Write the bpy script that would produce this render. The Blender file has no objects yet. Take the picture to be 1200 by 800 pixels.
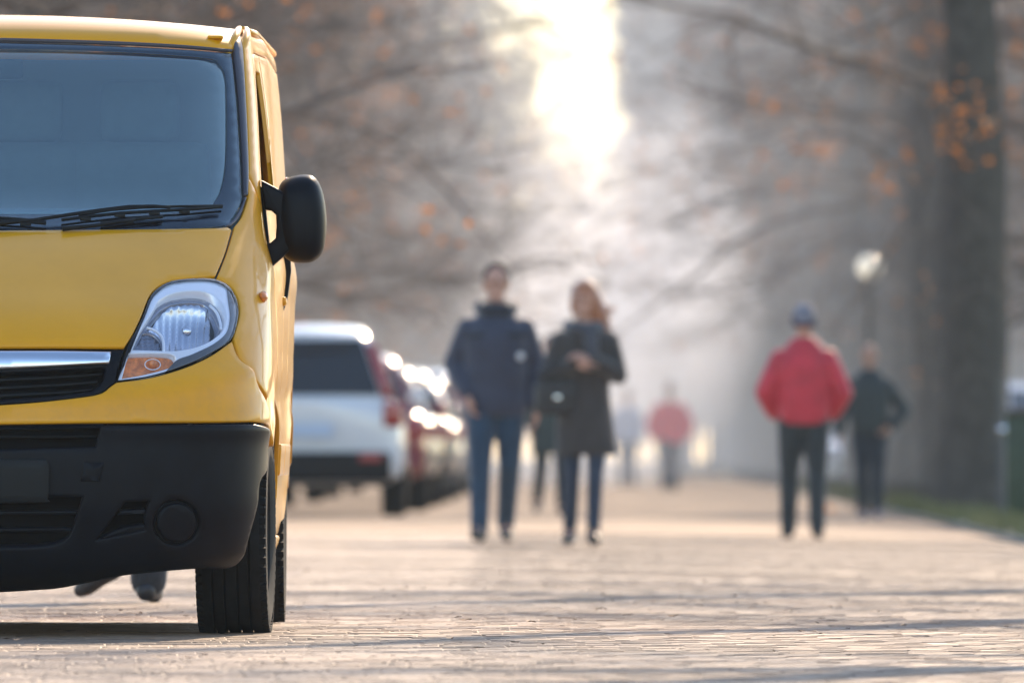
import bpy, bmesh, math, random
import numpy as np
from mathutils import Vector, Matrix
from mathutils.geometry import delaunay_2d_cdt
random.seed(7)
R = math.radians
SC = bpy.context.scene
COL = SC.collection

# ------------------------------------------------------------------ camera
F_PX, CAM_H, HORIZON = 18500.0, 0.578, 528.0
cam_d = bpy.data.cameras.new('camera')
cam = bpy.data.objects.new('camera', cam_d); COL.objects.link(cam)
cam.location = (0, 0, CAM_H)
cam.rotation_euler = (R(90) + math.atan((HORIZON - 400) / F_PX), 0, 0)
cam_d.sensor_width = 36.0
cam_d.lens = F_PX / 1200 * 36.0
cam_d.clip_start = 0.5; cam_d.clip_end = 3000
cam_d.dof.use_dof = True
cam_d.dof.focus_distance = 49.7
cam_d.dof.aperture_fstop = 7.8
SC.camera = cam

# ------------------------------------------------------------------ sky, sun, exposure
SUN_EL, SUN_AZ = R(26), R(14)      # azimuth measured from the viewing direction to the right
w = bpy.data.worlds.new('World'); SC.world = w; w.use_nodes = True
nt = w.node_tree
for n in list(nt.nodes): nt.nodes.remove(n)
sky = nt.nodes.new('ShaderNodeTexSky'); sky.sky_type = 'NISHITA'; sky.sun_disc = False
sky.sun_elevation = SUN_EL; sky.sun_rotation = SUN_AZ
sky.air_density = 1.0; sky.dust_density = 0.3; sky.ozone_density = 1.0
bg = nt.nodes.new('ShaderNodeBackground'); bg.inputs['Strength'].default_value = 0.15
ow = nt.nodes.new('ShaderNodeOutputWorld')
nt.links.new(sky.outputs[0], bg.inputs['Color']); nt.links.new(bg.outputs[0], ow.inputs['Surface'])
sun_d = bpy.data.lights.new('sun', 'SUN'); sun_d.energy = 3.8; sun_d.angle = R(0.55)
sun_d.color = (1.0, 0.76, 0.52)
sun = bpy.data.objects.new('sun', sun_d); COL.objects.link(sun)
sdir = Vector((math.sin(SUN_AZ) * math.cos(SUN_EL), math.cos(SUN_AZ) * math.cos(SUN_EL), math.sin(SUN_EL)))
sun.rotation_euler = sdir.to_track_quat('Z', 'Y').to_euler()
SC.view_settings.view_transform = 'Standard'; SC.view_settings.look = 'None'
SC.view_settings.gamma = 1.0; SC.view_settings.use_curve_mapping = False
SC.view_settings.exposure = 1.24
SC.render.engine = 'CYCLES'
cy = SC.cycles
cy.use_denoising = True
cy.max_bounces = 8; cy.diffuse_bounces = 2; cy.glossy_bounces = 3
cy.transmission_bounces = 6; cy.transparent_max_bounces = 16; cy.volume_bounces = 1
cy.sample_clamp_indirect = 6.0
cy.volume_step_rate = 3.0; cy.volume_max_steps = 128

# ------------------------------------------------------------------ helpers
def gz(x, y=0.0):
    """height of the paving: a gentle cross fall towards the right-hand lawn"""
    return -0.018 * max(0.0, x + 0.2)

def at(px, py, D):
    return Vector(((px - 600) * D / F_PX, D, CAM_H + (HORIZON - py) * D / F_PX))

def link(o, parent=None):
    COL.objects.link(o)
    if parent is not None: o.parent = parent
    return o

def tag(o, label=None, cat=None, group=None, kind=None):
    if label: o['label'] = label
    if cat: o['category'] = cat
    if group: o['group'] = group
    if kind: o['kind'] = kind
    return o

def empty(name, loc=(0, 0, 0), rz=0.0, label=None, cat=None, group=None):
    o = bpy.data.objects.new(name, None); o.empty_display_size = 0.2
    COL.objects.link(o); o.location = loc; o.rotation_euler = (0, 0, rz)
    return tag(o, label, cat, group)

def obj(name, data, mat, parent=None, smooth=True, recalc=True, sharp=None):
    """data: bmesh or (verts, faces) -> ONE mesh object"""
    me = bpy.data.meshes.new(name)
    if isinstance(data, bmesh.types.BMesh):
        bm = data
    else:
        bm = bmesh.new()
        vs = [bm.verts.new(v) for v in data[0]]
        for f in data[1]:
            try: bm.faces.new([vs[i] for i in f])
            except ValueError: pass
    if recalc: bmesh.ops.recalc_face_normals(bm, faces=bm.faces)
    for f in bm.faces: f.smooth = smooth
    if sharp is not None:
        for e in bm.edges:
            if len(e.link_faces) == 2 and e.calc_face_angle(0) > R(sharp): e.smooth = False
    bm.to_mesh(me); bm.free()
    if mat is not None: me.materials.append(mat)
    return link(bpy.data.objects.new(name, me), parent)

def add_box(bm, c, s, rot=None, bev=0.0):
    m = Matrix.Translation(c) @ (rot if rot else Matrix.Identity(4)) @ Matrix.Diagonal((s[0], s[1], s[2], 1))
    r = bmesh.ops.create_cube(bm, size=1.0, matrix=m)
    if bev > 0:
        es = list({e for v in r['verts'] for e in v.link_edges})
        bmesh.ops.bevel(bm, geom=es, offset=bev, segments=2, affect='EDGES', profile=0.6)

def add_tube(bm, pts, rad, seg=8, cap=True):
    pts = [Vector(p) for p in pts]
    if not hasattr(rad, '__len__'): rad = [rad] * len(pts)
    prev = None; up = Vector((0.13, 0.31, 0.94)).normalized()
    nrm = None
    for i, p in enumerate(pts):
        t = (pts[min(i + 1, len(pts) - 1)] - pts[max(i - 1, 0)]).normalized()
        if nrm is None:
            nrm = t.cross(up)
            if nrm.length < 1e-3: nrm = t.cross(Vector((1, 0, 0)))
        nrm = (nrm - t * nrm.dot(t)).normalized()
        b = t.cross(nrm)
        ring = [bm.verts.new(p + (nrm * math.cos(2 * math.pi * k / seg) + b * math.sin(2 * math.pi * k / seg)) * rad[i]) for k in range(seg)]
        if prev:
            for k in range(seg):
                bm.faces.new((prev[k], prev[(k + 1) % seg], ring[(k + 1) % seg], ring[k]))
        elif cap: bm.faces.new(ring[::-1])
        prev = ring
    if cap: bm.faces.new(prev)

def add_rings(bm, rings, cap=True, closed=True):
    """loft: list of rings (lists of Vectors of one length)"""
    prev = None; first = None
    for rg in rings:
        cur = [bm.verts.new(p) for p in rg]
        n = len(cur)
        if prev:
            for k in range(n if closed else n - 1):
                bm.faces.new((prev[k], prev[(k + 1) % n], cur[(k + 1) % n], cur[k]))
        else: first = cur
        prev = cur
    if cap:
        bm.faces.new(first[::-1]); bm.faces.new(prev)

def add_lathe(bm, prof, axis='x', c=(0, 0, 0), seg=64):
    """prof: list of (along, radius)"""
    c = Vector(c); rings = []
    for a, r in prof:
        rg = []
        for k in range(seg):
            t = 2 * math.pi * k / seg
            if axis == 'x': rg.append(c + Vector((a, r * math.cos(t), r * math.sin(t))))
            elif axis == 'y': rg.append(c + Vector((r * math.cos(t), a, r * math.sin(t))))
            else: rg.append(c + Vector((r * math.cos(t), r * math.sin(t), a)))
        rings.append(rg)
    add_rings(bm, rings, cap=False)

def add_sphere(bm, c, r, seg=16, sc=(1, 1, 1), rot=None):
    m = Matrix.Translation(c) @ (rot if rot else Matrix.Identity(4)) @ Matrix.Diagonal((sc[0], sc[1], sc[2], 1))
    bmesh.ops.create_uvsphere(bm, u_segments=seg, v_segments=max(6, seg * 2 // 3), radius=r, matrix=m)

# ------------------------------------------------------------------ materials
def mat(name, col, rough=0.5, metal=0.0, coat=0.0, spec=0.5, ior=None, noise=None, bump=None, sheen=0.0):
    """noise=(scale, amount, [detail]) colour variation; bump=(scale, strength, distance)"""
    m = bpy.data.materials.new(name); m.use_nodes = True
    t = m.node_tree; b = t.nodes['Principled BSDF']
    b.inputs['Base Color'].default_value = (*col, 1)
    b.inputs['Roughness'].default_value = rough
    b.inputs['Metallic'].default_value = metal
    b.inputs['Coat Weight'].default_value = coat
    b.inputs['Coat Roughness'].default_value = 0.04
    b.inputs['Specular IOR Level'].default_value = spec
    if ior: b.inputs['IOR'].default_value = ior
    if sheen: b.inputs['Sheen Weight'].default_value = sheen
    if noise or bump:
        tc = t.nodes.new('ShaderNodeTexCoord')
    if noise:
        nz = t.nodes.new('ShaderNodeTexNoise'); nz.inputs['Scale'].default_value = noise[0]
        nz.inputs['Detail'].default_value = 6; nz.inputs['Roughness'].default_value = 0.65
        t.links.new(tc.outputs['Object'], nz.inputs['Vector'])
        rp = t.nodes.new('ShaderNodeValToRGB'); a = noise[1]
        rp.color_ramp.elements[0].position = 0.32; rp.color_ramp.elements[1].position = 0.68
        rp.color_ramp.elements[0].color = (*[c * (1 - a) for c in col], 1)
        rp.color_ramp.elements[1].color = (*[min(1, c * (1 + a)) for c in col], 1)
        t.links.new(nz.outputs['Fac'], rp.inputs['Fac']); t.links.new(rp.outputs['Color'], b.inputs['Base Color'])
    if bump:
        nz2 = t.nodes.new('ShaderNodeTexNoise'); nz2.inputs['Scale'].default_value = bump[0]; nz2.inputs['Detail'].default_value = 5
        t.links.new(tc.outputs['Object'], nz2.inputs['Vector'])
        bp = t.nodes.new('ShaderNodeBump'); bp.inputs['Strength'].default_value = bump[1]; bp.inputs['Distance'].default_value = bump[2]
        t.links.new(nz2.outputs['Fac'], bp.inputs['Height']); t.links.new(bp.outputs['Normal'], b.inputs['Normal'])
    return m

def glass_mat(name, tint, ior=1.5, rough=0.0, gloss_tint=(1, 1, 1)):
    m = bpy.data.materials.new(name); m.use_nodes = True
    t = m.node_tree
    for n in list(t.nodes): t.nodes.remove(n)
    o = t.nodes.new('ShaderNodeOutputMaterial'); mx = t.nodes.new('ShaderNodeMixShader')
    fr = t.nodes.new('ShaderNodeFresnel')
    ge = t.nodes.new('ShaderNodeNewGeometry'); mi = t.nodes.new('ShaderNodeMix'); mi.data_type = 'FLOAT'   # same reflectance from both faces of a thin pane
    mi.inputs['A'].default_value = ior; mi.inputs['B'].default_value = 1 / ior
    t.links.new(ge.outputs['Backfacing'], mi.inputs['Factor']); t.links.new(mi.outputs['Result'], fr.inputs['IOR'])
    tr = t.nodes.new('ShaderNodeBsdfTransparent'); tr.inputs['Color'].default_value = (*tint, 1)
    gl = t.nodes.new('ShaderNodeBsdfGlossy'); gl.inputs['Roughness'].default_value = rough
    gl.inputs['Color'].default_value = (*gloss_tint, 1)
    t.links.new(fr.outputs[0], mx.inputs[0]); t.links.new(tr.outputs[0], mx.inputs[1]); t.links.new(gl.outputs[0], mx.inputs[2])
    t.links.new(mx.outputs[0], o.inputs['Surface'])
    return m

M = {}
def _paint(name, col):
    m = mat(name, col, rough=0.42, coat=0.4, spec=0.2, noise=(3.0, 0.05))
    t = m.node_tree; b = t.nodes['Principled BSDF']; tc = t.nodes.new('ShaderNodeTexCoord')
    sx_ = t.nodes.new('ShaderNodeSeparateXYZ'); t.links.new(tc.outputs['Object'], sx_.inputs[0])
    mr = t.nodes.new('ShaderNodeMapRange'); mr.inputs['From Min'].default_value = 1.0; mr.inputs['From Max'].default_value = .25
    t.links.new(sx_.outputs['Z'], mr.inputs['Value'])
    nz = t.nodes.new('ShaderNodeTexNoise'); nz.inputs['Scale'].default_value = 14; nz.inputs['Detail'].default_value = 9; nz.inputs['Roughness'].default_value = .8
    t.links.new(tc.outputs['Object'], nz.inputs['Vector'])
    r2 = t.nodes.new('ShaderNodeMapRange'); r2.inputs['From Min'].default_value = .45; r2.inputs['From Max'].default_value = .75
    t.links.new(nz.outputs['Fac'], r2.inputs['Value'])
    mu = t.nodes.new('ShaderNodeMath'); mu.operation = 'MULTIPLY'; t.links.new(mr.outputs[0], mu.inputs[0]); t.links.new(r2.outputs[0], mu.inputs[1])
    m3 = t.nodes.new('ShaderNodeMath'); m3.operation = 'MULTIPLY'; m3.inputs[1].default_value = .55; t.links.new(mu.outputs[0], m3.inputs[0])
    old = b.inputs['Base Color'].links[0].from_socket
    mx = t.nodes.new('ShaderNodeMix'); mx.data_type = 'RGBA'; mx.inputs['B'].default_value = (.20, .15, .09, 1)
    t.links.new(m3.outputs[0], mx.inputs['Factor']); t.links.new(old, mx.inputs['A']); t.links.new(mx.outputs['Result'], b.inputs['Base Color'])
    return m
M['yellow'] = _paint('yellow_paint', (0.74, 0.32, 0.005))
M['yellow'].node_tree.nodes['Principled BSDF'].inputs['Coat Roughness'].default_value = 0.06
M['black_plastic'] = mat('black_plastic', (0.005, 0.006, 0.009), rough=0.45, spec=0.13, noise=(9, 0.2), bump=(900, 0.15, 0.0006))
M['dark_plastic'] = mat('dark_plastic', (0.008, 0.009, 0.010), rough=0.5, spec=.2)
M['void'] = mat('void_black', (0.006, 0.006, 0.007), rough=0.9, spec=0.1)
M['trim'] = mat('trim_rubber', (0.05, 0.045, 0.055), rough=0.35)
M['frit'] = mat('frit_black', (0.010, 0.010, 0.018), rough=0.2)
M['chrome'] = mat('chrome', (0.82, 0.84, 0.88), rough=0.16, metal=1.0)
M['brushed'] = mat('satin_chrome', (0.70, 0.73, 0.80), rough=0.28, metal=1.0)
M['reflector'] = mat('lamp_reflector', (0.62, 0.63, 0.68), rough=0.22, metal=1.0)
M['lampgrey'] = mat('lamp_housing', (0.30, 0.30, 0.34), rough=0.22, metal=0.9)
M['bezel'] = mat('lamp_bezel', (0.86, 0.86, 0.90), rough=0.30, metal=0.35)
M['amber'] = mat('amber_lens', (0.75, 0.20, 0.04), rough=0.15, coat=0.6, noise=(45, .5), bump=(160, 0.6, 0.006))
M['rubber'] = mat('tyre_rubber', (0.009, 0.009, 0.009), rough=0.8, spec=0.25, noise=(25, 0.35))
M['rim'] = mat('wheel_silver', (0.45, 0.45, 0.47), rough=0.35, metal=0.8)
M['windscreen'] = glass_mat('windscreen_glass', (0.90, 0.96, 0.97), ior=1.48, gloss_tint=(0.78, 0.93, 1.0))
M['smoked'] = mat('smoked_lens', (0.07, 0.07, 0.075), rough=0.2, coat=.5)
M['film'] = glass_mat('brightening_film', (0.62, 0.72, 0.74), ior=2.9, rough=.03, gloss_tint=(0.95, 1.0, 0.95))  # extra mirror-like layer, added to lift the brightness of the windscreen
M['lens'] = glass_mat('headlight_lens', (0.93, 0.93, 0.95), ior=1.45)
M['sideglass'] = glass_mat('side_glass', (0.10, 0.12, 0.12), ior=1.2)
M['cabin'] = mat('cabin_plastic', (0.30, 0.36, 0.38), rough=0.7)
M['seat'] = mat('seat_fabric', (0.16, 0.19, 0.20), rough=0.9, noise=(12, 0.08))
M['underbody'] = mat('underbody', (0.02, 0.019, 0.018), rough=0.85, noise=(10, 0.4))
# ------------------------------------------------------------------ THE VAN
HAZE_D, SMOKE_D = .00016, .20
VX, VY = -1.688, 49.1
# centre-line profile rows: z, y, half width, corner depth, exponent, crown (drop of z at the side)
ROWS = [
 (.13, .26, .84, .45, 3.0, -.060), (.165, .14, .86, .47, 3.0, -.055), (.22, .07, .885, .50, 3.0, -.040),
 (.30, .03, .900, .52, 3.0, -.020), (.42, .005, .912, .54, 3.0, -.005), (.55, .0, .920, .55, 3.0, .0),
 (.64, .005, .926, .55, 3.0, .0), (.70, .02, .930, .56, 2.9, .0), (.80, .055, .932, .58, 2.7, .0),
 (.90, .095, .932, .60, 2.5, .0), (.98, .17, .929, .60, 2.4, .0), (1.10, .35, .919, .56, 2.35, .0),
 (1.20, .52, .906, .50, 2.4, .0), (1.29, .69, .897, .42, 2.5, .0), (1.36, .80, .890, .38, 2.7, .0),
 (1.50, .955, .881, .36, 2.9, .005), (1.70, 1.17, .868, .34, 3.0, .010), (1.86, 1.345, .853, .32, 3.1, .018),
 (1.925, 1.44, .845, .31, 3.2, .025), (1.955, 1.53, .835, .31, 3.2, .033), (1.975, 1.66, .825, .30, 3.2, .042),
 (1.985, 1.90, .80, .28, 3.2, .048), (1.993, 2.5, .75, .24, 3.2, .050), (1.998, 3.5, .55, .20, 2.6, .03), (2.0, 4.6, .25, .10, 2.2, .01)]
ROWS = np.array(ROWS)
_v = np.concatenate([[0], np.cumsum(np.hypot(np.diff(ROWS[:, 0]), np.diff(ROWS[:, 1])))])
def _pchip_slopes(x, y):
    h = np.diff(x); d = np.diff(y) / h; m = np.zeros_like(y)
    for i in range(1, len(x) - 1):
        if d[i-1] * d[i] > 0:
            w1 = 2*h[i] + h[i-1]; w2 = h[i] + 2*h[i-1]
            m[i] = (w1 + w2) / (w1 / d[i-1] + w2 / d[i])
    m[0] = d[0]; m[-1] = d[-1]
    return m
_SL = [_pchip_slopes(_v, ROWS[:, c]) for c in range(6)]
VMAX = _v[-1]
def row(v):
    v = np.clip(np.asarray(v, float), 0, VMAX)
    i = np.clip(np.searchsorted(_v, v, side='right') - 1, 0, len(_v) - 2)
    h = _v[i+1] - _v[i]; t = (v - _v[i]) / h
    out = []
    for c in range(6):
        y0, y1 = ROWS[i, c], ROWS[i+1, c]; m0, m1 = _SL[c][i] * h, _SL[c][i+1] * h
        out.append((2*t**3-3*t**2+1)*y0 + (t**3-2*t**2+t)*m0 + (-2*t**3+3*t**2)*y1 + (t**3-t**2)*m1)
    return out
Q = 1.25
def _S0(q, v):
    q = np.asarray(q, float); z, y, w, L, n, c = row(v)
    a = np.abs(q); ph = np.clip(a / Q, 0, 1) * math.pi / 2
    r = (np.abs(np.cos(ph) / L) ** n + np.abs(np.sin(ph) / w) ** n) ** (-1.0 / n)
    x = r * np.sin(ph); yy = y + L - r * np.cos(ph)
    side = a > Q
    tp = np.clip((a - Q) / 1.1, 0, 1); x = np.where(side, w + (.012 + .024 * np.clip((z - .9) / .3, 0, 1)) * tp * tp * (3 - 2 * tp), x); yy = np.where(side, y + L + a - Q, yy)
    zz = z - c * np.minimum((x / w) ** 2, 1)
    return np.stack([np.sign(q) * x, yy, zz], -1)
def S(q, v, off=0.0):
    p = _S0(q, v); e = 0.004
    q = np.asarray(q, float); v = np.asarray(v, float)
    du = _S0(q + e, v) - _S0(q - e, v); dv = _S0(q, np.minimum(v + e, VMAX)) - _S0(q, np.maximum(v - e, 0))
    n = np.cross(du, dv); n /= np.maximum(np.linalg.norm(n, axis=-1, keepdims=True), 1e-9)
    return p + n * np.asarray(off)[..., None] if np.ndim(off) else p + n * off
def _proj(p):
    Y = p[..., 1] + VY
    return np.stack([600 + (p[..., 0] + VX) * F_PX / Y, HORIZON - (p[..., 2] - CAM_H) * F_PX / Y], -1)
_gq, _gv = np.meshgrid(np.linspace(0.0, Q * 1.02, 220), np.linspace(0, 2.75, 420), indexing='ij')
_gp = _proj(_S0(_gq, _gv))
_hq, _hv = np.meshgrid(np.linspace(0.4 * Q, Q + 4.0, 500), np.linspace(0, 2.9, 420), indexing='ij')
_hp = _S0(_hq, _hv)[..., 1:]
def _newton(q, v, target, f):
    for _ in range(12):
        p = f(q, v); r = target - p
        e = 1e-4
        J = np.stack([(f(q + e, v) - p) / e, (f(q, v + e) - p) / e], -1)
        try: d = np.linalg.solve(J + np.eye(2) * 1e-9, r)
        except np.linalg.LinAlgError: break
        d = np.clip(d, -0.05, 0.05); q, v = q + d[0], min(max(v + d[1], 0), VMAX)
    return q, v
def P(px, py):
    d = np.hypot(_gp[..., 0] - px, _gp[..., 1] - py); i = np.unravel_index(np.argmin(d), d.shape)
    q0, v0 = _gq[i], _gv[i]
    if px < 225 or d[i] > 3: 
        pass
    q, v = _newton(q0, v0, np.array([px, py], float), lambda a, b: _proj(_S0(a, b)))
    if not (np.hypot(*( _proj(_S0(q, v)) - [px, py])) < 1.0 and abs(q - q0) < 0.1): q, v = q0, v0
    return (float(q), float(v))
def YZ(y, z):
    d = np.hypot(_hp[..., 0] - y, _hp[..., 1] - z); i = np.unravel_index(np.argmin(d), d.shape)
    q0, v0 = _hq[i], _hv[i]
    q, v = _newton(q0, v0, np.array([y, z], float), lambda a, b: _S0(a, b)[..., 1:])
    if not (np.hypot(*(_S0(q, v)[..., 1:] - [y, z])) < 0.01): q, v = q0, v0
    return (float(q), float(v))
def at_centre(py):           # point on the van's centre line seen at that picture height
    vv = np.linspace(0, 2.75, 3000); pr = _proj(_S0(np.zeros_like(vv), vv))[:, 1]
    return (0.0, float(vv[np.argmin(np.abs(pr - py))]))

def curve(pts, step=0.02):
    """closed outline through pts = [(q,v) or (q,v,'c')]; 'c' marks a sharp corner; Catmull-Rom between"""
    n = len(pts); P2 = [np.array(p[:2], float) for p in pts]; cor = [len(p) > 2 for p in pts]
    out = []
    for i in range(n):
        p1, p2 = P2[i], P2[(i + 1) % n]
        p0 = P2[i - 1] if not cor[i] else p1 * 2 - p2
        p3 = P2[(i + 2) % n] if not cor[(i + 1) % n] else p2 * 2 - p1
        if cor[i] and cor[(i + 1) % n]: p0, p3 = p1 * 2 - p2, p2 * 2 - p1
        k = max(1, int(np.ceil(np.linalg.norm(p2 - p1) / step)))
        for j in range(k):
            t = j / k
            out.append(0.5 * ((2*p1) + (-p0+p2)*t + (2*p0-5*p1+4*p2-p3)*t*t + (-p0+3*p1-3*p2+p3)*t**3))
    return np.array(out)

def _area(o): return 0.5 * np.sum(o[:, 0] * np.roll(o[:, 1], -1) - np.roll(o[:, 0], -1) * o[:, 1])
def _inset(o, g):
    if _area(o) < 0: o = o[::-1]
    d1 = o - np.roll(o, 1, 0); d2 = np.roll(o, -1, 0) - o
    d1 /= np.maximum(np.linalg.norm(d1, axis=1, keepdims=True), 1e-9); d2 /= np.maximum(np.linalg.norm(d2, axis=1, keepdims=True), 1e-9)
    n1 = np.stack([-d1[:, 1], d1[:, 0]], 1); n2 = np.stack([-d2[:, 1], d2[:, 0]], 1)
    b = n1 + n2; b /= np.maximum(np.sum(b * n1, 1, keepdims=True), 0.5)
    return o + b * g / 1.0 * 1.0
def _inside(pts, o):
    x, y = pts[:, 0], pts[:, 1]; c = np.zeros(len(pts), bool)
    x0, y0 = o[:, 0], o[:, 1]; x1, y1 = np.roll(x0, -1), np.roll(y0, -1)
    for a, b, cc, d in zip(x0, y0, x1, y1):
        m = (b > y) != (d > y)
        if d != b: c ^= m & (x < (cc - a) * (y - b) / (d - b) + a)
    return c
def _segdist(pts, o):
    best = np.full(len(pts), 1e9); B = np.roll(o, -1, 0)
    for a, b in zip(o, B):
        ab = b - a; L = max(ab @ ab, 1e-12)
        t = np.clip(((pts - a) @ ab) / L, 0, 1)
        best = np.minimum(best, np.linalg.norm(pts - a - t[:, None] * ab, axis=1))
    return best

def panel_mesh(outline, holes=(), off=0.0, thick=0.014, gap=0.0022, step=0.022, lip=0.004, disp=None, sx=1, hole_gap=None):
    """triangulated patch of the body surface with rounded, turned-in edges"""
    loops = [_inset(outline, gap)]
    for h in holes:
        hh = h if _area(h) > 0 else h[::-1]
        loops.append(_inset(hh, -(gap if hole_gap is None else hole_gap)))
    mn, mx = loops[0].min(0), loops[0].max(0)
    gx = np.arange(mn[0], mx[0], step); gy = np.arange(mn[1], mx[1], step * 0.866)
    G = np.array([(x + (0.5 * step if j % 2 else 0), y) for j, y in enumerate(gy) for x in gx])
    if len(G):
        keep = _inside(G, loops[0])
        for h in loops[1:]: keep &= ~_inside(G, h)
        G = G[keep]
    if len(G):
        keep = np.ones(len(G), bool)
        for l in loops: keep &= _segdist(G, l) > step * 0.55
        G = G[keep]
    # inner ring for a rounded lip
    rings = [_inset(loops[0], lip * 1.0)] + [_inset(h if _area(h) > 0 else h[::-1], -lip) for h in loops[1:]]
    verts = []; edges = []
    for l in rings:
        b = len(verts); verts += [tuple(p) for p in l]; edges += [(b + i, b + (i + 1) % len(l)) for i in range(len(l))]
    nb = len(verts)
    verts += [tuple(p) for p in G]
    vo, eo, fo, *_ = delaunay_2d_cdt([Vector(p) for p in verts], edges, [], 0, 1e-6)
    vo = np.array([tuple(p) for p in vo]); cen = np.array([vo[list(f)].mean(0) for f in fo])
    ok = _inside(cen, rings[0])
    for h in rings[1:]: ok &= ~_inside(cen, h)
    fo = [f for f, k in zip(fo, ok) if k]
    o = np.full(len(vo), off, float)
    if disp is not None: o = o + disp(vo[:, 0], vo[:, 1])
    p3 = S(vo[:, 0], vo[:, 1], o)
    bm = bmesh.new(); V = [bm.verts.new((p[0] * sx, p[1], p[2])) for p in p3]
    for f in fo:
        try: bm.faces.new([V[i] for i in f])
        except ValueError: pass
    # lips: match ring points back to output verts
    for l, r in zip(loops, rings):
        n = len(r); idx = [int(np.argmin(np.sum((vo - p) ** 2, 1))) for p in r]
        o2 = np.full(n, off, float) + (disp(l[:, 0], l[:, 1]) if disp is not None else 0)
        e1 = S(l[:, 0], l[:, 1], o2 - lip * 0.55); e2 = S(l[:, 0], l[:, 1], o2 - thick)
        A = [bm.verts.new((p[0] * sx, p[1], p[2])) for p in e1]; B = [bm.verts.new((p[0] * sx, p[1], p[2])) for p in e2]
        for i in range(n):
            j = (i + 1) % n
            for quad in ((V[idx[i]], V[idx[j]], A[j], A[i]), (A[i], A[j], B[j], B[i])):
                if len(set(quad)) == 4:
                    try: bm.faces.new(quad)
                    except ValueError: pass
    bmesh.ops.recalc_face_normals(bm, faces=bm.faces)
    loose = [v for v in bm.verts if not v.link_faces]
    bmesh.ops.delete(bm, geom=loose, context='VERTS')
    return bm

def orient_out(bm, sx=1):
    """make the big faces look away from the body centre"""
    s = 0.0
    for f in bm.faces:
        c = f.calc_center_median(); s += f.calc_area() * f.normal.dot(Vector((c.x * 1.5, c.y - 2.4, c.z - .9)))
    if s < 0: bmesh.ops.reverse_faces(bm, faces=bm.faces)
    return bm

def half(pts):
    """mirror a half outline (from the centre line outwards and back to it) over the centre"""
    a = list(pts); b = [((-p[0], p[1], 'c') if len(p) > 2 else (-p[0], p[1])) for p in a[::-1] if abs(p[0]) > 1e-6]
    return a + b

def panel(name, pts, m, parent, sym=False, both=False, label=None, holes=(), **kw):
    objs = []
    st = kw.get('step', 0.022)
    hs = [curve(h, 0.012) for h in holes]
    if sym:
        o = curve(half(pts), min(st, 0.02)); allh = list(hs)
        for h in hs:
            if h[:, 0].min() > 0.0: allh.append(h * np.array([-1, 1]))
        bm = orient_out(panel_mesh(o, allh, **kw)); objs.append(obj(name, bm, m, parent, recalc=False))
    else:
        o = curve(pts, min(st, 0.02))
        for sx in ((1, -1) if both else (1,)):
            bm = orient_out(panel_mesh(o, hs, sx=sx, **kw)); objs.append(obj(name, bm, m, parent, recalc=False))
    if label:
        for x in objs: x['label'] = label
    return objs if len(objs) > 1 else objs[0]

def C(p): return (p[0], p[1], 'c')

van = empty('van', (VX, VY, 0.0), 0, 'yellow panel van with black bumper parked on the paving at the left', 'van')

# --- hood
T_l = at_centre(269.5); B_l = at_centre(407)
HOOD_SEAM = [P(272.5, 269), P(264, 298), P(253.5, 323)]
HL_TOP = [P(227, 325), P(200, 328.5), P(182, 338), P(173, 352), P(160, 383)]
hood_pts = [C(B_l), P(60, 406.5), C(P(146, 407)), P(153, 396)] + HL_TOP[::-1] + [C(HOOD_SEAM[2])] + HOOD_SEAM[::-1][1:2] + [C(P(272.5, 269.5)), P(267, 265.5), P(255, 266.5), P(150, 268), C(T_l)]
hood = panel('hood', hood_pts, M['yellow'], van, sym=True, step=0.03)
# --- windscreen
gl_top = [at_centre(45), P(150, 50), P(268, 59)]
WS = [C(at_centre(268.5)), P(150, 267.2), P(262, 264), P(273, 256), P(283, 240), C(P(286, 229)), P(284.5, 190), P(279, 110), C(P(274, 60)), P(150, 51.5), C(at_centre(46))]
ws = panel('windscreen', WS, M['windscreen'], van, sym=True, step=0.04, off=-0.004, thick=0.005, gap=0.001)
# printed border: ring between the glass outline and the clear area
inner = [P(20, 56), P(100, 56.5), P(235, 65), P(258, 73), P(266, 88), P(267.5, 120), P(267, 180), P(263, 212), P(254, 232), P(236, 243), P(150, 247.5), P(20, 248)]
inner_half = [C((0.0, at_centre(248)[1])), P(150, 247.5), P(236, 243), P(254, 232), P(263, 212), P(267, 180), P(267.5, 120), P(266, 88), P(258, 73), P(235, 65), P(100, 57), C((0.0, at_centre(55)[1]))]
bm = panel_mesh(curve(half(WS), 0.02), [curve(half(inner_half), 0.012)], off=-0.007, thick=0.003, gap=0.003, step=0.04, hole_gap=0.0)
obj('windscreen_border', orient_out(bm), M['frit'], ws, recalc=False)
bm = panel_mesh(curve(half(inner_half), 0.02), [], off=-0.013, thick=0.002, gap=-.004, step=0.04)
obj('added_film', orient_out(bm), M['film'], ws, recalc=False)  # added pane behind the clear glass, reflects more sky to lighten it
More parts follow.
